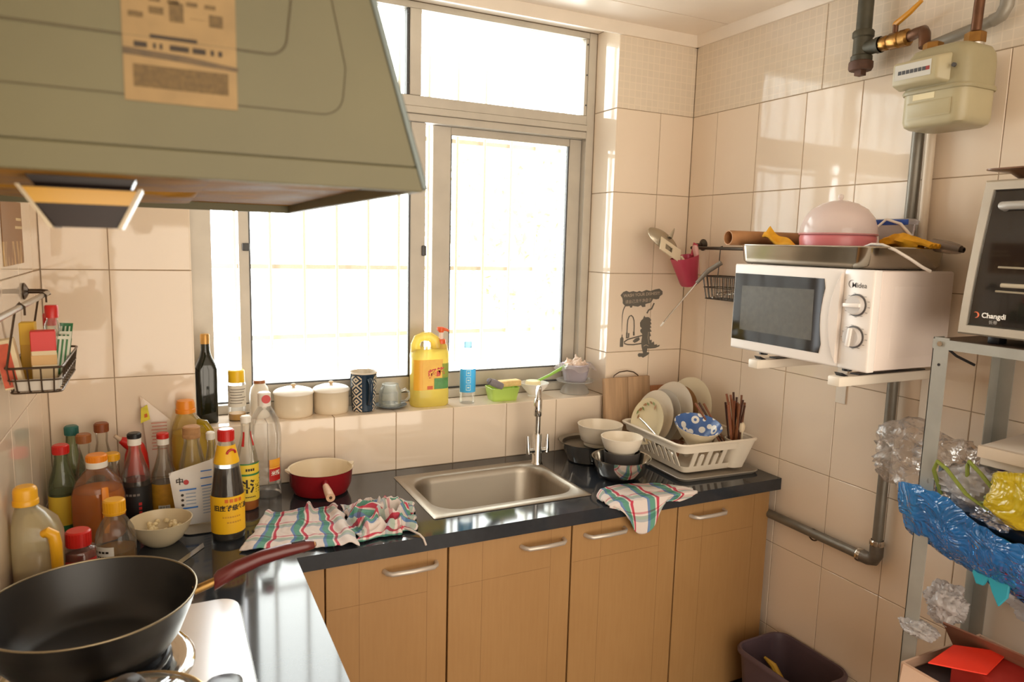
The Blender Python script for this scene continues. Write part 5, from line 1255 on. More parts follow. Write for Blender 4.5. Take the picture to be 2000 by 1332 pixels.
hd = mk('handle', G().tube([(-.008, -.108, .0525), (-.010, -.15, .05), (-.012, -.195, .047)], [.009, .0115, .0125], 14), P('pale_wood', 'CFA98A', .5, var=.12, vscale=30, aniso=(1, 8, 8)), t)
mk('handle_hole', G().cyl(.0045, 0, .0012, 12, T(-.012, -.1948, .047) @ RX(PI/2)), P('hole_brown', '4A2E18', .8), hd)
def plaid():
    m, nt, b, out = newmat('checked_cotton')
    uv = N(nt, 'ShaderNodeUVMap'); sp_ = N(nt, 'ShaderNodeSeparateXYZ'); nt.links.new(uv.outputs[0], sp_.inputs[0])
    def ramp(src, stops, scale):
        mu = N(nt, 'ShaderNodeMath', operation='MULTIPLY'); mu.inputs[1].default_value = scale; nt.links.new(src, mu.inputs[0])
        fr = N(nt, 'ShaderNodeMath', operation='FRACT'); nt.links.new(mu.outputs[0], fr.inputs[0])
        cr = N(nt, 'ShaderNodeValToRGB'); cr.color_ramp.interpolation = 'CONSTANT'
        while len(cr.color_ramp.elements) < len(stops): cr.color_ramp.elements.new(.5)
        for e, (p, c) in zip(cr.color_ramp.elements, stops): e.position = p; e.color = C(c)
        nt.links.new(fr.outputs[0], cr.inputs[0]); return cr.outputs[0]
    c1 = ramp(sp_.outputs[0], [(0, 'E4DCD8'), (.40, '6F8FBE'), (.50, '63A08E'), (.70, 'E4DCD8'), (.76, 'C8485E'), (.86, 'E4DCD8')], 3.4)
    c2 = ramp(sp_.outputs[1], [(0, 'F2ECE8'), (.5, 'A9BCC8'), (.6, '9FBFB0'), (.74, 'F2ECE8'), (.82, 'D88A94'), (.9, 'F2ECE8')], 3.0)
    mx = N(nt, 'ShaderNodeMix', data_type='RGBA', blend_type='MULTIPLY'); mx.inputs[0].default_value = .8
    nt.links.new(c1, mx.inputs[6]); nt.links.new(c2, mx.inputs[7]); nt.links.new(mx.outputs[2], b.inputs['Base Color'])
    b.inputs['Roughness'].default_value = .9
    tc = N(nt, 'ShaderNodeTexCoord'); nz = N(nt, 'ShaderNodeTexNoise'); nz.inputs['Scale'].default_value = 500; nt.links.new(tc.outputs['Object'], nz.inputs['Vector'])
    bp = N(nt, 'ShaderNodeBump'); bp.inputs['Strength'].default_value = .4; bp.inputs['Distance'].default_value = .001; nt.links.new(nz.outputs[0], bp.inputs['Height']); nt.links.new(bp.outputs[0], b.inputs['Normal'])
    return m
PLAID = plaid()
def cloth(name, label, fn, nu, nv, loc, swap=False):
    g = G().grid(fn, nu, nv)
    if swap: g.uv = [(v_*1.1+.2, u_*.8+.13) for u_, v_ in g.uv]
    o = mk(name, g, PLAID, loc=loc, smooth=60)
    s = o.modifiers.new('thickness', 'SOLIDIFY'); s.thickness = .0025; s.offset = 1
    return tag(o, label, 'cloth', 'checked dishcloths on the worktop')
def bil(c, u, v):
    a, b, d, e = c
    return [a[i]*(1-u)*(1-v)+b[i]*u*(1-v)+d[i]*u*v+e[i]*(1-u)*v for i in range(2)]
def ridge(x, y, a, w):  # fold crest
    return a*math.exp(-((x)/w)**2)
def fnA(u, v):
    x, y = bil(((.432, -.478), (.705, -.566), (.715, -.275), (.528, -.255)), u, v)
    x += .010*noise.noise(Vector((u*3, v*6, 1))); y += .012*noise.noise(Vector((u*7, v*3, 4)))*(1 if v > .5 else .6)
    f = abs(noise.noise(Vector((u*3.2+.6*v, v*1.4, 7))))
    z = .003+.010*f*f*3 + ridge(u-.45-.25*(v-.5), 0, .022*v*v, .045) + ridge(u-.93, 0, .012, .05) + .004*abs(noise.noise(Vector((u*14, v*9, 2))))
    return (x, y, z)
cloth('dishcloth', 'checked dishcloth spread at the corner of the worktop below the red saucepan', fnA, 70, 60, (0, 0, CT))
def fnB(u, v):
    x, y = bil(((.705, -.535), (.865, -.525), (.925, -.335), (.725, -.265)), u, v)
    s = math.sin(PI*u)*math.sin(PI*v)
    x += .022*noise.noise(Vector((u*4, v*4, 11))); y += .022*noise.noise(Vector((u*4, v*4, 15)))
    f1 = 1-abs(noise.noise(Vector((u*3+v*1.5, v*4-u, 21)))*2.2); f2 = 1-abs(noise.noise(Vector((u*6-v*2, v*6, 31)))*2)
    z = .004+.052*(s**.5)*max(0, f1)**2*.75+.016*max(0, f2)**2*(s**.35)
    return (x, y, z)
cloth('dishcloth', 'crumpled checked dishcloth bunched beside the left rim of the sink', fnB, 90, 80, (0, 0, CT), True)
t = mk('cloth_drawstring', G().tube([(.83, -.50, CT+.012), (.85, -.53, CT+.010), (.865, -.556, CT+.006), (.872, -.567, CT-.002), (.878, -.570, CT-.020)], .0028, 6), P('string_pale', 'CFC4BC', .9)); tag(t, 'pale frayed strip trailing off the crumpled cloth over the counter edge', 'string')
def fnC(u, v):
    # lies on the counter for v>.45, hangs over the edge in a point below
    x0 = 1.445+.33*u
    if v > .42:
        q = (v-.42)/.58
        y = -.572+q*(.06+.115*math.sin(PI*min(1, u*1.02))**.6)*(1-.35*u) + .0
        z = .0035+.010*abs(noise.noise(Vector((u*6, v*5, 3))))+.010*max(0, .12-abs(u-.1))*6*q
        x = x0+.012*noise.noise(Vector((u*4, v*4, 8)))
    else:
        q = (.42-v)/.42
        drop = .004+q*(.09*max(0, math.sin(PI*min(1, max(0, (u-.02)/.66))))**1.1+.008)
        y = -.570-.010*math.sin(q*2.2)-.008*math.sin(u*16)*q; z = .003-drop
        x = x0+(1.575-x0)*.30*q
    return (x, y, z)
cloth('dishcloth', 'checked dishcloth hanging in a point over the counter edge right of the sink', fnC, 70, 60, (0, 0, CT))
# ------------------------------------------------------------------ bowls beside the sink
def bowl(name, label, x, y, z, prof, mat, cat='bowl', seg=40, group='bowls beside the sink'):
    t = thing(name, label, cat, (x, y, z), 0, group)
    mk('bowl_body', G().lathe([(0, prof[0][1])]+prof, seg), mat, t); return t
t = bowl('mixing_bowl', 'large low steel basin at the back beside the dish rack', 1.640, -.140, CT, pr(.062, 0, .072, .004, .085, .035, .094, .066, .105, .070, .107, .0715), STEELP)
mk('rim_disc', G().lathe([(0, .052), (.088, .054), (.092, .066), (.106, .0722)], 40), P('steel_dark_inside', '8A857C', .3, metal=.9), t)
CHN = P('cream_china', 'E3D8C6', .3, var=.03); CHN2 = P('cream_china_dark', 'D9CBAE', .3)
t = bowl('serving_bowl', 'large cream china bowl standing in the low steel basin', 1.682, -.150, CT+.0545, pr(.056, 0, .058, .012, .068, .020, .075, .045, .080, .073, .0815, .076, .078, .076, .071, .045, .062, .022, .05, .014, 0, .012), CHN)
t = bowl('steel_bowl', 'round shiny steel bowl at the front beside the sink', 1.632, -.358, CT, pr(.048, 0, .058, .003, .078, .022, .090, .052, .094, .072, .0985, .0745, .0935, .0735, .088, .052, .076, .024, .05, .006, 0, .005), STEELP)
t = bowl('dark_bowl', 'dark grey bowl nested between the steel bowl and the small cream bowl', 1.640, -.348, CT+.0065, pr(.030, 0, .036, .003, .055, .035, .0605, .085, .0585, .085, .05, .035, .03, .012, 0, .01), P('charcoal_glaze', '4A4644', .35))
t = bowl('rice_bowl', 'small cream bowl on top of the dark bowl', 1.642, -.342, CT+.082, pr(.044, 0, .046, .006, .056, .014, .064, .034, .0695, .053, .070, .056, .067, .056, .060, .034, .05, .016, .04, .010, 0, .009), CHN)
# ------------------------------------------------------------------ chopping board
t = thing('chopping_board', 'worn wooden chopping board with a wire handle leaning on the back wall', 'board', (1.878, -.052, CT+.001)); t.rotation_euler = (math.radians(-7), 0, 0)
WD = P('board_wood', 'B39270', .65, var=.22, vscale=6, aniso=(9, 9, .7), bump=.2)
for k in range(2): mk('plank', G().box(-.104+.104*k, -.0005+.104*k+(.0005 if k else 0), -.012, .010, 0, .268), WD, t, bevel=.003)
mk('wire_handle', G().tube([(-.06, 0, .262), (-.055, 0, .276), (-.03, 0, .288), (.005, 0, .291), (.035, 0, .285), (.055, 0, .272), (.058, 0, .262)], .0022, 8), BRW, t)
t = thing('chopping_board', 'small brown board edge standing behind the plates', 'board', (2.05, -.040, CT+.001)); t.rotation_euler = (math.radians(-6), 0, 0)
mk('plank', G().box(-.075, .055, -.008, .008, 0, .225), P('board_red_brown', 'A8714A', .65, var=.2, vscale=6, aniso=(9, 9, .7)), t, bevel=.003)
# ------------------------------------------------------------------ dish rack
t = thing('drip_tray', 'grey plastic drip tray under the white dish rack', 'tray', (1.966, -.294, CT), math.radians(-3))
mk('tray_plate', G().loft([rr(0, 0, .318, .372, .03, 0, 5), rr(0, 0, .335, .39, .034, .010, 5), rr(0, 0, .331, .386, .033, .012, 5), rr(0, 0, .312, .366, .028, .003, 5)]), P('tray_grey', 'A59C90', .4), t)
DR = thing('dish_rack', 'white plastic slatted dish rack full of plates and chopsticks', 'dish rack', (1.962, -.288, CT+.012), math.radians(-3))
WPL = P('rack_white_plastic', 'E6DCCB', .4, var=.03)
w0, d0, w1, d1, hh = .228, .285, .320, .372, .108
mk('floor_grid', G().loft([rr(0, 0, w0, d0, .02, 0, 4), rr(0, 0, w0+.004, d0+.004, .022, .006, 4)]), WPL, DR)
mk('rim', G().loft([rr(0, 0, w1-.008, d1-.008, .03, hh-.008, 5), rr(0, 0, w1+.012, d1+.012, .036, hh-.006, 5), rr(0, 0, w1+.016, d1+.016, .037, hh, 5), rr(0, 0, w1+.004, d1+.004, .033, hh+.004, 5), rr(0, 0, w1-.01, d1-.01, .03, hh, 5), rr(0, 0, w1-.008, d1-.008, .03, hh-.008, 5)], False, False), WPL, DR)
mk('rim_skirt', G().loft([rr(0, 0, w1-.014, d1-.014, .03, hh-.03, 5), rr(0, 0, w1-.006, d1-.006, .03, hh-.004, 5), rr(0, 0, w1-.010, d1-.010, .03, hh-.004, 5), rr(0, 0, w1-.018, d1-.018, .03, hh-.03, 5)], False, False), WPL, DR)
mk('base_skirt', G().loft([rr(0, 0, w0+.004, d0+.004, .022, .004, 4), rr(0, 0, w0+.018, d0+.018, .024, .022, 4), rr(0, 0, w0+.014, d0+.014, .024, .022, 4), rr(0, 0, w0, d0, .022, .004, 4)], False, False), WPL, DR)
def slat(px, py, nx, ny, wd, arch=False):
    # from base skirt to rim skirt, leaning outwards
    tx, ty = -ny, nx
    o0, o1 = .004, .022
    def q(s, z, off, th): return (px+tx*s+nx*(off+th), py+ty*s+ny*(off+th), z)
    loops = []
    for z, f in ((.018, .12), (.084 if not arch else .060, .74), (.090, .82)):
        ww = wd if z < .088 else wd*.8
        if arch and z > .08: continue
        off = .037*(z-.018)/.084
        loops.append([q(-ww/2, z, off, 0), q(ww/2, z, off, 0), q(ww/2, z, off, .004), q(-ww/2, z, off, .004)])
    if arch:
        off = .037*(.068-.018)/.084; loops.append([q(-wd*.22, .068, off, 0), q(wd*.22, .068, off, 0), q(wd*.22, .068, off, .004), q(-wd*.22, .068, off, .004)])
    mk('slat', G().loft(loops), WPL, DR, smooth=0)
n = 9
for k in range(n):
    y = -d0/2+.022+(d0-.044)*k/(n-1)
    for sx in (-1, 1): slat(sx*(w0/2+.003), y, sx, 0, .017, k % 2 == 1)
n = 7
for k in range(n):
    x = -w0/2+.024+(w0-.048)*k/(n-1)
    for sy in (-1, 1):
        if sy == -1 and x > .05: continue
        slat(x, sy*(d0/2+.003), 0, sy, .017, k % 2 == 1)
for yy in (.055, .125): mk('plate_ridge', G().box(-.10, .10, yy-.004, yy+.004, .004, .036), WPL, DR, bevel=.002, bseg=1)
cup = mk('cutlery_cup', G().loft([rr(.098, -.135, .062, .055, .02, .004, 5), rr(.110, -.150, .092, .078, .03, .094, 5), rr(.110, -.150, .098, .084, .032, .104, 5), rr(.110, -.150, .090, .076, .03, .104, 5), rr(.098, -.135, .056, .05, .018, .008, 5)]), WPL, DR)
def at_rack(x, y): 
    a = math.radians(-3); return 1.962+x*math.cos(a)-y*math.sin(a), -.288+x*math.sin(a)+y*math.cos(a)
# plates stand across the rack, leaning back, facing the camera-left
PLT = 'plates standing in the dish rack'
PW = P('plate_china', 'DDD2C0', .25, var=.03); PC = P('plate_cream', 'E0D2AE', .25, var=.05); PGY = P('plate_grey_rim', 'A8A096', .3)
def plate(label, x, y, r, mat, lean, yaw, flower=False, z=CT+.0195):
    t = thing('plate', label, 'plate', (x, y, z), 0, PLT)
    # disc axis: start facing -y, lean back
    M = RZ(yaw) @ RX(lean) @ T(0, 0, r) @ RX(PI/2)
    mk('plate_disc', G().lathe([(0, .006), (r*.55, .006), (r*.62, .009), (r*.96, .017), (r, .0185), (r*.985, .0155), (r*.62, .004), (r*.55, 0), (0, 0)], 44, M), mat, t)
    if flower:
        gl, gr_, gp = G(), G(), G()
        rnd = random.Random(9)
        for k in range(9):
            a = 1.2+k*.23; rad = r*(.60+.22*rnd.random()); s = .010+.005*rnd.random()
            MM = M @ T(rad*math.cos(a), rad*math.sin(a), .0185 if rad > r*.8 else .0155) @ RZ(a+rnd.random()*2)
            (gl if k % 2 else gr_).add([(-s, 0, 0), (0, -s*.4, .0), (s, 0, 0), (0, s*.4, .0)], [(0, 1, 2, 3)], MM)
        mk('leaf_print', gl, P('plate_leaf', '7A8A4A', .4), t, smooth=0); mk('leaf_print', gr_, P('plate_leaf2', '9A6A3A', .4), t, smooth=0)
    return t
ya = math.radians(-88)
plate('small cream plate with leaf pattern nearest in the dish rack', 1.838, -.205, .086, PC, math.radians(-16), ya, True, CT+.052)
plate('plain greyish white plate second in the dish rack', 1.872, -.195, .101, PW, math.radians(-16), ya, False, CT+.046)
plate('pale grey plate third in the dish rack', 1.902, -.195, .103, P('plate_pale_grey', 'BFB8AC', .3), math.radians(-16), ya, False, CT+.044)
plate('large white plate standing fourth in the dish rack', 1.940, -.195, .117, PW, math.radians(-16), ya, False, CT+.042)
plate('brown plate behind the large white plate in the dish rack', 1.975, -.195, .108, P('plate_brown', 'A98258', .35), math.radians(-16), ya, False, CT+.044)
plate('very pale plate at the back right of the dish rack', 2.022, -.195, .122, P('plate_pale', 'E2D6B8', .25), math.radians(-15), ya, False, CT+.044)
# blue flower bowl tipped towards the room
def flower_mat():
    m, nt, b, out = newmat('blue_flower_glaze')
    tc = N(nt, 'ShaderNodeTexCoord'); mp = N(nt, 'ShaderNodeMapping'); nt.links.new(tc.outputs['Object'], mp.inputs[0])
    vo = N(nt, 'ShaderNodeTexVoronoi'); vo.inputs['Scale'].default_value = 34; vo.inputs['Randomness'].default_value = .75; nt.links.new(mp.outputs[0], vo.inputs['Vector'])
    cr = N(nt, 'ShaderNodeValToRGB'); cr.color_ramp.interpolation = 'CONSTANT'
    els = [(0, '3A5A96'), (.09, '4A6CA6'), (.17, 'ECE8DC'), (.42, '4A6CA6')]
    while len(cr.color_ramp.elements) < 4: cr.color_ramp.elements.new(.5)
    for e, (p, c) in zip(cr.color_ramp.elements, els): e.position = p; e.color = C(c)
    nt.links.new(vo.outputs['Distance'], cr.inputs[0]); nt.links.new(cr.outputs[0], b.inputs['Base Color']); b.inputs['Roughness'].default_value = .2
    return m
bx_, by_ = 1.922, -.378
t = thing('flower_bowl', 'bowl with blue and white flower interior tipped in the dish rack', 'bowl', (bx_, by_, CT+.100)); t.rotation_euler = (math.radians(15), math.radians(-4), 0); t.scale = (1.12, 1.12, 1.1)
pf = pr(.030, 0, .032, .005, .052, .028, .070, .058, .0725, .064)
mk('bowl_outside', G().lathe([(0, 0)]+pf, 40), CHN2, t)
mk('bowl_inside', G().lathe([(0, .008), (.026, .009), (.048, .030), (.0665, .058), (.0708, .0645), (.0725, .064)], 40), flower_mat(), t)
# knife / spatula leaning at the left end of the rack, strainer
x, y = at_rack(-.125, .03)
t = thing('steel_spatula', 'steel spatula leaning out of the left end of the dish rack', 'spatula', (x, y, CT+.03))
mk('handle', G().tube([(.055, -.055, .005), (-.02, .02, .11), (-.035, .035, .128)], [.004, .004, .003], 8), STEELP, t)
mk('blade', G().loft([[(.055+a, -.055+b, .005+c) for a, b, c in ((-.018, -.012, 0), (.012, .014, 0), (.010, .016, .003), (-.02, -.010, .003))], [(-.0+a, .0+b, .085+c) for a, b, c in ((-.012, -.008, 0), (.008, .010, 0), (.006, .012, .003), (-.014, -.006, .003))]]), STEELP, t)
x, y = at_rack(-.10, -.05)
t = thing('wooden_ladle', 'dark brown wooden ladle lying in the dish rack near the flower bowl', 'ladle', (x, y, CT+.052))
DW = P('dark_wood', '6A4026', .5, var=.2)
mk('bowl', G().lathe([(0, -.012), (.02, -.008), (.026, .004), (.023, .004), (.016, -.004), (0, -.006)], 20, T(.04, .02, .03)), DW, t); mk('shaft', G().tube([(.035, .0, .034), (-.02, -.055, .01)], [.006, .005], 8), DW, t)
x, y = at_rack(-.06, -.085)
t = thing('tea_strainer', 'small steel strainer ball lying in the dish rack', 'strainer', (x, y, CT+.066)); mk('ball', G().lathe([(0, -.02), (.012, -.016), (.02, 0), (.012, .016), (0, .02)], 18), STEELP, t); mk('loop', G().tube([(.018*math.cos(a)+.03, 0, .018*math.sin(a)) for a in [2*PI*i/16 for i in range(16)]], .0012, 5, closed=True), STEELP, t)
# chopsticks
rnd = random.Random(12)
CH = [P('chop_brown', '7A4A2C', .45), P('chop_dark', '4A2A1C', .4), P('chop_red', '8A5236', .45)]
cx, cy = at_rack(.104, -.142)
for k in range(20):
    a = rnd.random()*2*PI; rad = .018*math.sqrt(rnd.random())
    bx, by = cx+rad*math.cos(a), cy+rad*math.sin(a)
    lx, ly = (rnd.random()-.62)*.085, (rnd.random()-.4)*.06
    h = .205+.04*rnd.random()
    if k in (3, 7, 11): lx, ly, h = -.075-.003*k, .09, .20
    o = mk('chopstick', G().tube([(0, 0, 0), (lx*.5, ly*.5, h*.5), (lx, ly, h)], [.0026, .0034, .0042], 6), CH[k % 3], loc=(bx, by, CT+.025))
    tag(o, 'brown wooden chopstick standing in the rack cutlery cup', 'chopstick', 'chopsticks in the dish rack cup')
t = thing('whisk_brush', 'pale knobbed brush standing among the chopsticks', 'brush', (cx+.012, cy-.006, CT+.03))
mk('shaft', G().tube([(0, 0, 0), (.004, 0, .115)], .0035, 8), CRM, t); mk('knob', G().lathe([(0, .105), (.008, .108), (.011, .118), (.012, .13), (.008, .14), (0, .143)], 14), P('knob_cream', 'E4D2B4', .5), t)
# ------------------------------------------------------------------ wall sticker (grey vinyl)
VIN = P('grey_vinyl', '6A665E', .6); VINL = P('vinyl_gap_cream', 'BFB09C', .6)
st = thing('wall_sticker', 'grey vinyl sticker of a dinosaur washing dishes on the back wall', 'sticker', (1.955, -.0006, 1.27))
def S_(px, py):  # drawing coordinates (916 x 1332) to the wall
    return ((px-480)*.000290, -.0005, (660-py)*.000243 + (px-480)*.0000)
def poly(name, pts, mat=VIN, y=0.):
    g = G().add([(S_(*p)[0], -.0005+y, S_(*p)[2]) for p in pts], [tuple(range(len(pts)))]); g2 = G()
    n = len(pts)
    g.add([(S_(*p)[0], .0+y, S_(*p)[2]) for p in pts], [tuple(range(n))[::-1]])
    g.f += [(i, n+i, n+(i+1) % n, (i+1) % n) for i in range(n)]
    return mk(name, g, mat, st, smooth=0)
cloud = [(110, 210), (150, 160), (200, 140), (250, 160), (310, 145), (370, 160), (410, 142), (450, 158), (520, 128), (590, 145), (660, 122), (735, 108), (790, 150), (792, 200), (750, 230), (735, 270), (690, 280), (640, 270), (620, 310), (590, 335), (540, 345), (515, 355), (520, 395), (470, 400), (445, 370), (400, 392), (350, 385), (310, 375), (300, 405), (275, 405), (265, 380), (200, 385), (150, 335), (150, 290), (140, 250)]
poly('cloud', cloud)
dino = [(510, 535), (525, 565), (575, 562), (605, 580), (628, 615), (612, 630), (635, 675), (612, 690), (636, 730), (608, 745), (645, 795), (612, 805), (636, 865), (615, 880), (620, 935), (655, 935), (650, 980), (692, 962), (698, 1015), (745, 1010), (745, 1030), (792, 1020), (785, 1045), (720, 1070), (640, 1075), (588, 1070), (580, 1130), (622, 1140), (615, 1165), (560, 1200), (520, 1218), (500, 1200), (450, 1200), (432, 1165), (450, 1140), (520, 1145), (510, 1110), (490, 1040), (480, 960), (490, 880), (490, 830), (460, 800), (455, 765), (480, 740), (450, 710), (445, 650), (465, 610), (490, 590)]
poly('dinosaur', dino)
poly('bottle', [(160, 830), (172, 830), (172, 865), (190, 890), (190, 1025), (138, 1025), (138, 890), (158, 865)])
def line(name, pts, r, mat=VIN): mk(name, G().tube([(S_(*p)[0], -.0006, S_(*p)[2]) for p in pts], r, 6), mat, st)
line('tap_line', [(240, 890), (240, 680), (245, 600), (265, 545), (295, 528), (325, 555), (345, 610), (352, 700), (354, 850)], .0022)
line('tap_line', [(240, 890), (240, 800)], .0032); line('tap_line', [(350, 790), (354, 850)], .0036); line('tap_line', [(270, 810), (270, 880), (240, 880)], .0026)
line('basin_line', [(490, 855), (380, 880), (260, 910), (205, 945), (210, 975), (260, 992), (350, 998), (480, 985)], .0024)
line('balloon_line', [(190, 380), (165, 440), (155, 520), (155, 640), (155, 780)], [.0022, .0018, .0014, .0009, .0004])
poly('dish', [(340, 940), (380, 900), (440, 880), (455, 920), (420, 950), (370, 970)])
for pts in ([(550, 500), (575, 450), (610, 435)], [(620, 440), (640, 390), (660, 340)]): line('splash', pts, .0028)
line('inner_line', [(520, 1030), (560, 1010), (600, 1030)], .0012, VINL); line('inner_line', [(590, 800), (585, 900), (610, 1000)], .001, VINL)
def sfn(cx, cy, rot): 
    c = S_(cx, cy)
    return lambda u, v: (c[0]+u, -.0013, c[2]+v+rot*u)
text_on(st, 'WASH YOUR DISHES!!!', .0168, VINL, sfn(450, 200, .06), bold=.0002)
text_on(st, '请自己洗干净盘子', .0155, VINL, sfn(400, 305, .06))
# ------------------------------------------------------------------ waste bin
t = thing('waste_bin', 'grey-purple plastic waste bin on the floor beside the cabinets', 'bin', (2.030, -.762, 0), .02)
BIN = P('bin_purple_grey', '5A4A52', .45, var=.08)
mk('bin_body', G().loft([rr(0, 0, .15, .22, .03, 0, 5), rr(0, 0, .16, .23, .035, .01, 5), rr(0, 0, .205, .275, .045, .27, 5), rr(0, 0, .20, .27, .044, .27, 5), rr(0, 0, .155, .225, .034, .012, 5), rr(0, 0, .1, .15, .02, .01, 5)]), BIN, t)
mk('rim', G().loft([rr(0, 0, .202, .272, .045, .268, 5), rr(0, 0, .222, .292, .05, .27, 5), rr(0, 0, .224, .294, .05, .278, 5), rr(0, 0, .214, .284, .048, .286, 5), rr(0, 0, .203, .273, .045, .284, 5), rr(0, 0, .198, .268, .044, .268, 5)], False, False), BIN, t)
YB = P('banana_yellow', 'C9A03A', .5, var=.2, vscale=20)
t = thing('banana_skin', 'yellow banana skin strip standing in the waste bin', 'food waste', (2.035, -.68, .10))
mk('peel_strip', G().tube([(-.01, .02, .135), (.0, -.01, .12), (.0, -.06, .075), (-.005, -.09, .03)], [.004, .011, .013, .008], 8), YB, t)
mk('peel_strip', G().tube([(.03, .0, .01), (.0, -.03, .07), (-.03, -.07, .05)], [.006, .012, .006], 8), P('peel_inside', 'B89058', .6), t)
t = thing('food_scraps', 'crumpled yellow-brown wrapper in the bottom of the waste bin', 'food waste', (2.02, -.80, .10))
g = G()
def blob(g, c, rad, seed, amp=.25, nu=20, nv=12, freq=2.2, fold=0.):
    def fn(u, v):
        a, b = 2*PI*u, PI*v
        d = Vector((math.cos(a)*math.sin(b), math.sin(a)*math.sin(b), math.cos(b)))
        q = 1+amp*noise.noise(d*freq+Vector((seed, 0, 0)))-fold*abs(noise.noise(d*freq*2.3+Vector((0, seed, 0))))
        return (c[0]+d.x*rad[0]*q, c[1]+d.y*rad[1]*q, c[2]+d.z*rad[2]*q)
    gg = G().grid(fn, nu, nv); g.add(gg.v, gg.f); return g
mk('wrapper', blob(g, (0, 0, .03), (.06, .07, .06), 3, .4, fold=.5), P('wrapper_tan', 'B58A4A', .5, var=.4, vscale=30), t)
mk('paper', blob(G(), (.02, .09, .0), (.04, .05, .04), 8, .4, fold=.5), P('paper_pale', 'C9B394', .7), t)
# ------------------------------------------------------------------ things on the rack
BLUE = GLASS('blue_bag_film', '5AB0FC', 1.6, .1, .72, '3A9EFA', .5, .7, 16)
def crump(p, s, f): return f*noise.noise(Vector((p[0]*s, p[1]*s, p[2]*s)))+f*.5*(abs(noise.noise(Vector((p[0]*s*2.3+5, p[1]*s*2.3, p[2]*s*2.3))))*2-.5)
def bagfn(u, v):
    # hammock-shaped open bag slung over the front beam of the shelf; u along the shelf, v across
    y = -1.195-.40*u
    w = .05+.12*math.sin(PI*min(1, .12+u*.9))**.6
    zt = 1.015-.055*u+.015*math.sin(8*u); zb_ = .905-.075*math.sin(PI*min(1, u*.62+.04))**.8
    a = PI*v
    x = 1.855+w*.5-w*.62*math.cos(a)-.01
    z = zt-(zt-zb_)*math.sin(a)**.8+(.02 if v < .5 else .03)*abs(math.cos(a))
    c = crump((x, y, z), 13, .010)+.0035*noise.noise(Vector((x*60, y*60, z*60)))
    return (x+c, y+c*.5, z+c*.8)
t = mk('plastic_bag', G().grid(bagfn, 60, 36), BLUE, smooth=25); tag(t, 'glossy blue plastic bag slung over the middle shelf of the rack', 'bag')
mk('bag_inside', blob(G(), (1.925, -1.42, .985), (.055, .15, .045), 2, .3, fold=.3), P('bag_black', '16161A', .35), t)  # black lump filling the open mouth of the bag
def bagobj(name, label, cat, c, rad, seed, mat, amp=.3, fold=.32, freq=1.9, nu=64, nv=40, smooth=50):
    o = mk(name, blob(G(), (0, 0, 0), rad, seed, amp, nu, nv, freq, fold), mat, loc=c, smooth=smooth); return tag(o, label, cat)
bagobj('plastic_bag', 'yellow plastic bag at the right edge on the middle shelf', 'bag', (1.835, -1.485, 1.075), (.05, .095, .065), 11, GLASS('yellow_bag_film', 'F2D84A', 1., .15, .85, 'F0D234', .4, .6, 14), .3, .18, 1.5)
FILM = GLASS('clear_bag_film', 'FAF7F4', .8, .18, .24, 'F6EEE8', .45, .25, 10)
FILM2 = GLASS('white_bag_film', 'F4F0EE', .8, .18, .6, 'F2ECEA', .4, .3, 12)
bagobj('plastic_bag', 'large clear plastic bag bulging out past the rack post', 'bag', (1.945, -1.178, 1.055), (.085, .125, .09), 4, FILM, .5, .4, 1.6)
bagobj('plastic_bag', 'white plastic bag behind the scallions above the blue bag', 'bag', (1.895, -1.345, 1.045), (.055, .09, .06), 17, FILM2)
t = thing('paper_carton', 'flat cream carton lying on the middle shelf behind the bags', 'carton', (1.985, -1.46, 1.108), .12); mk('carton_body', G().box(-.09, .12, -.19, .13, 0, .045), P('carton_white', 'D9CDBE', .6), t, bevel=.003); mk('carton_flap', G().box(-.105, -.09, -.19, .13, .02, .045), P('carton_white2', 'CBBBA8', .6), t)
bagobj('plastic_bag', 'dark purple bag tucked under the cream carton', 'bag', (1.925, -1.45, 1.068), (.06, .12, .04), 23, P('purple_bag', '4A3468', .35), .3, .4)
bagobj('plastic_bag', 'small silver foil bag between the blue and yellow bags', 'bag', (1.862, -1.40, 1.01), (.03, .045, .022), 29, P('silver_foil', 'B0B0B8', .25, metal=.8), .4, .4)
SC = P('scallion_green', '7E8A34', .5, var=.2); 
stems = [[(1.865, -1.275, 1.02), (1.85, -1.262, 1.075), (1.84, -1.275, 1.10), (1.835, -1.30, 1.09), (1.83, -1.35, 1.05), (1.828, -1.40, 1.03)],
 [(1.86, -1.335, 1.045), (1.85, -1.335, 1.105), (1.845, -1.34, 1.118), (1.84, -1.37, 1.10), (1.835, -1.42, 1.06), (1.83, -1.46, 1.05)],
 [(1.845, -1.46, 1.055), (1.85, -1.47, 1.10), (1.86, -1.465, 1.15), (1.865, -1.46, 1.18)],
 [(1.84, -1.37, 1.035), (1.835, -1.40, 1.045), (1.83, -1.44, 1.05), (1.826, -1.47, 1.045)],
 [(1.84, -1.385, 1.052), (1.832, -1.405, 1.065), (1.828, -1.43, 1.05), (1.832, -1.45, 1.035)]]
for k, p in enumerate(stems):
    o = mk('scallion', G().tube(p, [.0045]*(len(p)-1)+[.002], 7), SC); tag(o, ['scallion stem arching at the left above the blue bag', 'scallion stem bent in a sharp peak over the white bag', 'scallion stem standing upright near the right edge', 'scallion stem lying lowest in front of the yellow bag', 'short curled scallion stem in front of the yellow bag'][k], 'scallion', 'scallions on the rack')
t = thing('rubber_glove', 'teal rubber glove cuff hanging below the blue bag', 'glove', (1.868, -1.40, .93)); TG = P('teal_rubber', '2E9AAE', .5)
def tg(pts): 
    return G().loft([[(x0+.003*math.sin(q*3), y0, z0) for q, (x0, y0, z0) in enumerate(l)] for l in pts])
g = G()
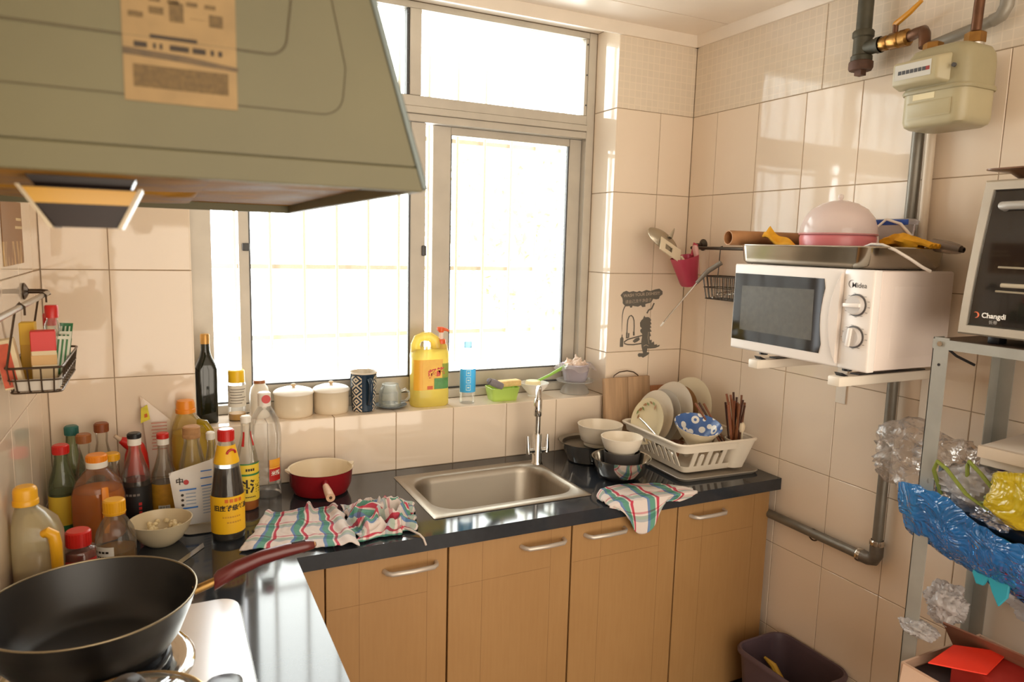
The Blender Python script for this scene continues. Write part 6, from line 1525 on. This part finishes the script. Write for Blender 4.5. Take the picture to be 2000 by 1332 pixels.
outl = [(.035, 0), (.038, -.06), (.028, -.082), (.012, -.080), (.004, -.062), (-.006, -.085), (-.022, -.112), (-.038, -.085), (-.042, 0)]
g.prism([(a, b) for a, b in outl], -.004, .004, 'x'); mk('cuff', g, TG, t, bevel=.002, bseg=1)
mk('palm', blob(G(), (.012, 0, .014), (.012, .04, .02), 6, .2), TG, t)
# lower shelf carton with a red flap
t = thing('cardboard_box', 'open cardboard box with an orange-red flap on the lower shelf', 'box', (1.955, -1.468, .3425))
KR = P('box_brown', '8A5A44', .7, var=.12, vscale=10); KRL = P('box_light', 'C9A68C', .7); RF = P('flap_red', 'E8341C', .5)
g = G(); g.box(-.15, .15, -.21, -.205, 0, .275); g.box(-.15, .15, .20, .205, 0, .275); g.box(-.15, -.145, -.205, .20, 0, .275); g.box(.145, .15, -.205, .20, 0, .275); g.box(-.145, .145, -.205, .20, 0, .005)
mk('carton_body', g, KRL, t, smooth=0)
def slab(a, b, c, d, th=.003):
    v = [Vector(p) for p in (a, b, c, d)]; nn = (v[1]-v[0]).cross(v[3]-v[0]).normalized()*th
    return G().add([tuple(p) for p in v]+[tuple(p+nn) for p in v], [(3, 2, 1, 0), (4, 5, 6, 7), (0, 1, 5, 4), (1, 2, 6, 5), (2, 3, 7, 6), (3, 0, 4, 7)])
mk('back_flap', slab((.045, .20, .268), (.045, -.20, .268), (-.005, -.20, .372), (-.005, .205, .342), .004), KR, t, smooth=0)
mk('red_flap', slab((-.170, .131, .3175), (-.094, .049, .3175), (.036, .078, .320), (-.050, .150, .320)), RF, t, smooth=0)
mk('front_flap', slab((-.15, .20, .272), (-.15, -.2, .272), (-.205, -.2, .245), (-.205, .17, .245)), KRL, t, smooth=0)
mk('dark_slab', G().box(-.14, .14, -.20, .195, .24, .255), P('box_dark', '2E1C18', .8), t)  # dark slab across the box just below its rim
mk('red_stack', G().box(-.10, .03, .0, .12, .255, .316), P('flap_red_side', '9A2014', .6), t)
bagobj('plastic_bag', 'crumpled clear bag stuffed at the back of the cardboard box', 'bag', (1.985, -1.245, .715), (.05, .045, .05), 31, FILM2, .35, .4)
bagobj('plastic_bag', 'pale plastic bag behind the cardboard box by the wall', 'bag', (2.10, -1.46, .74), (.03, .14, .05), 37, FILM2, .35, .4)
bagobj('plastic_bag', 'thin white plastic scrap sticking out at the left of the cardboard box', 'bag', (1.86, -1.262, .685), (.03, .045, .02), 41, FILM2, .3, .4)
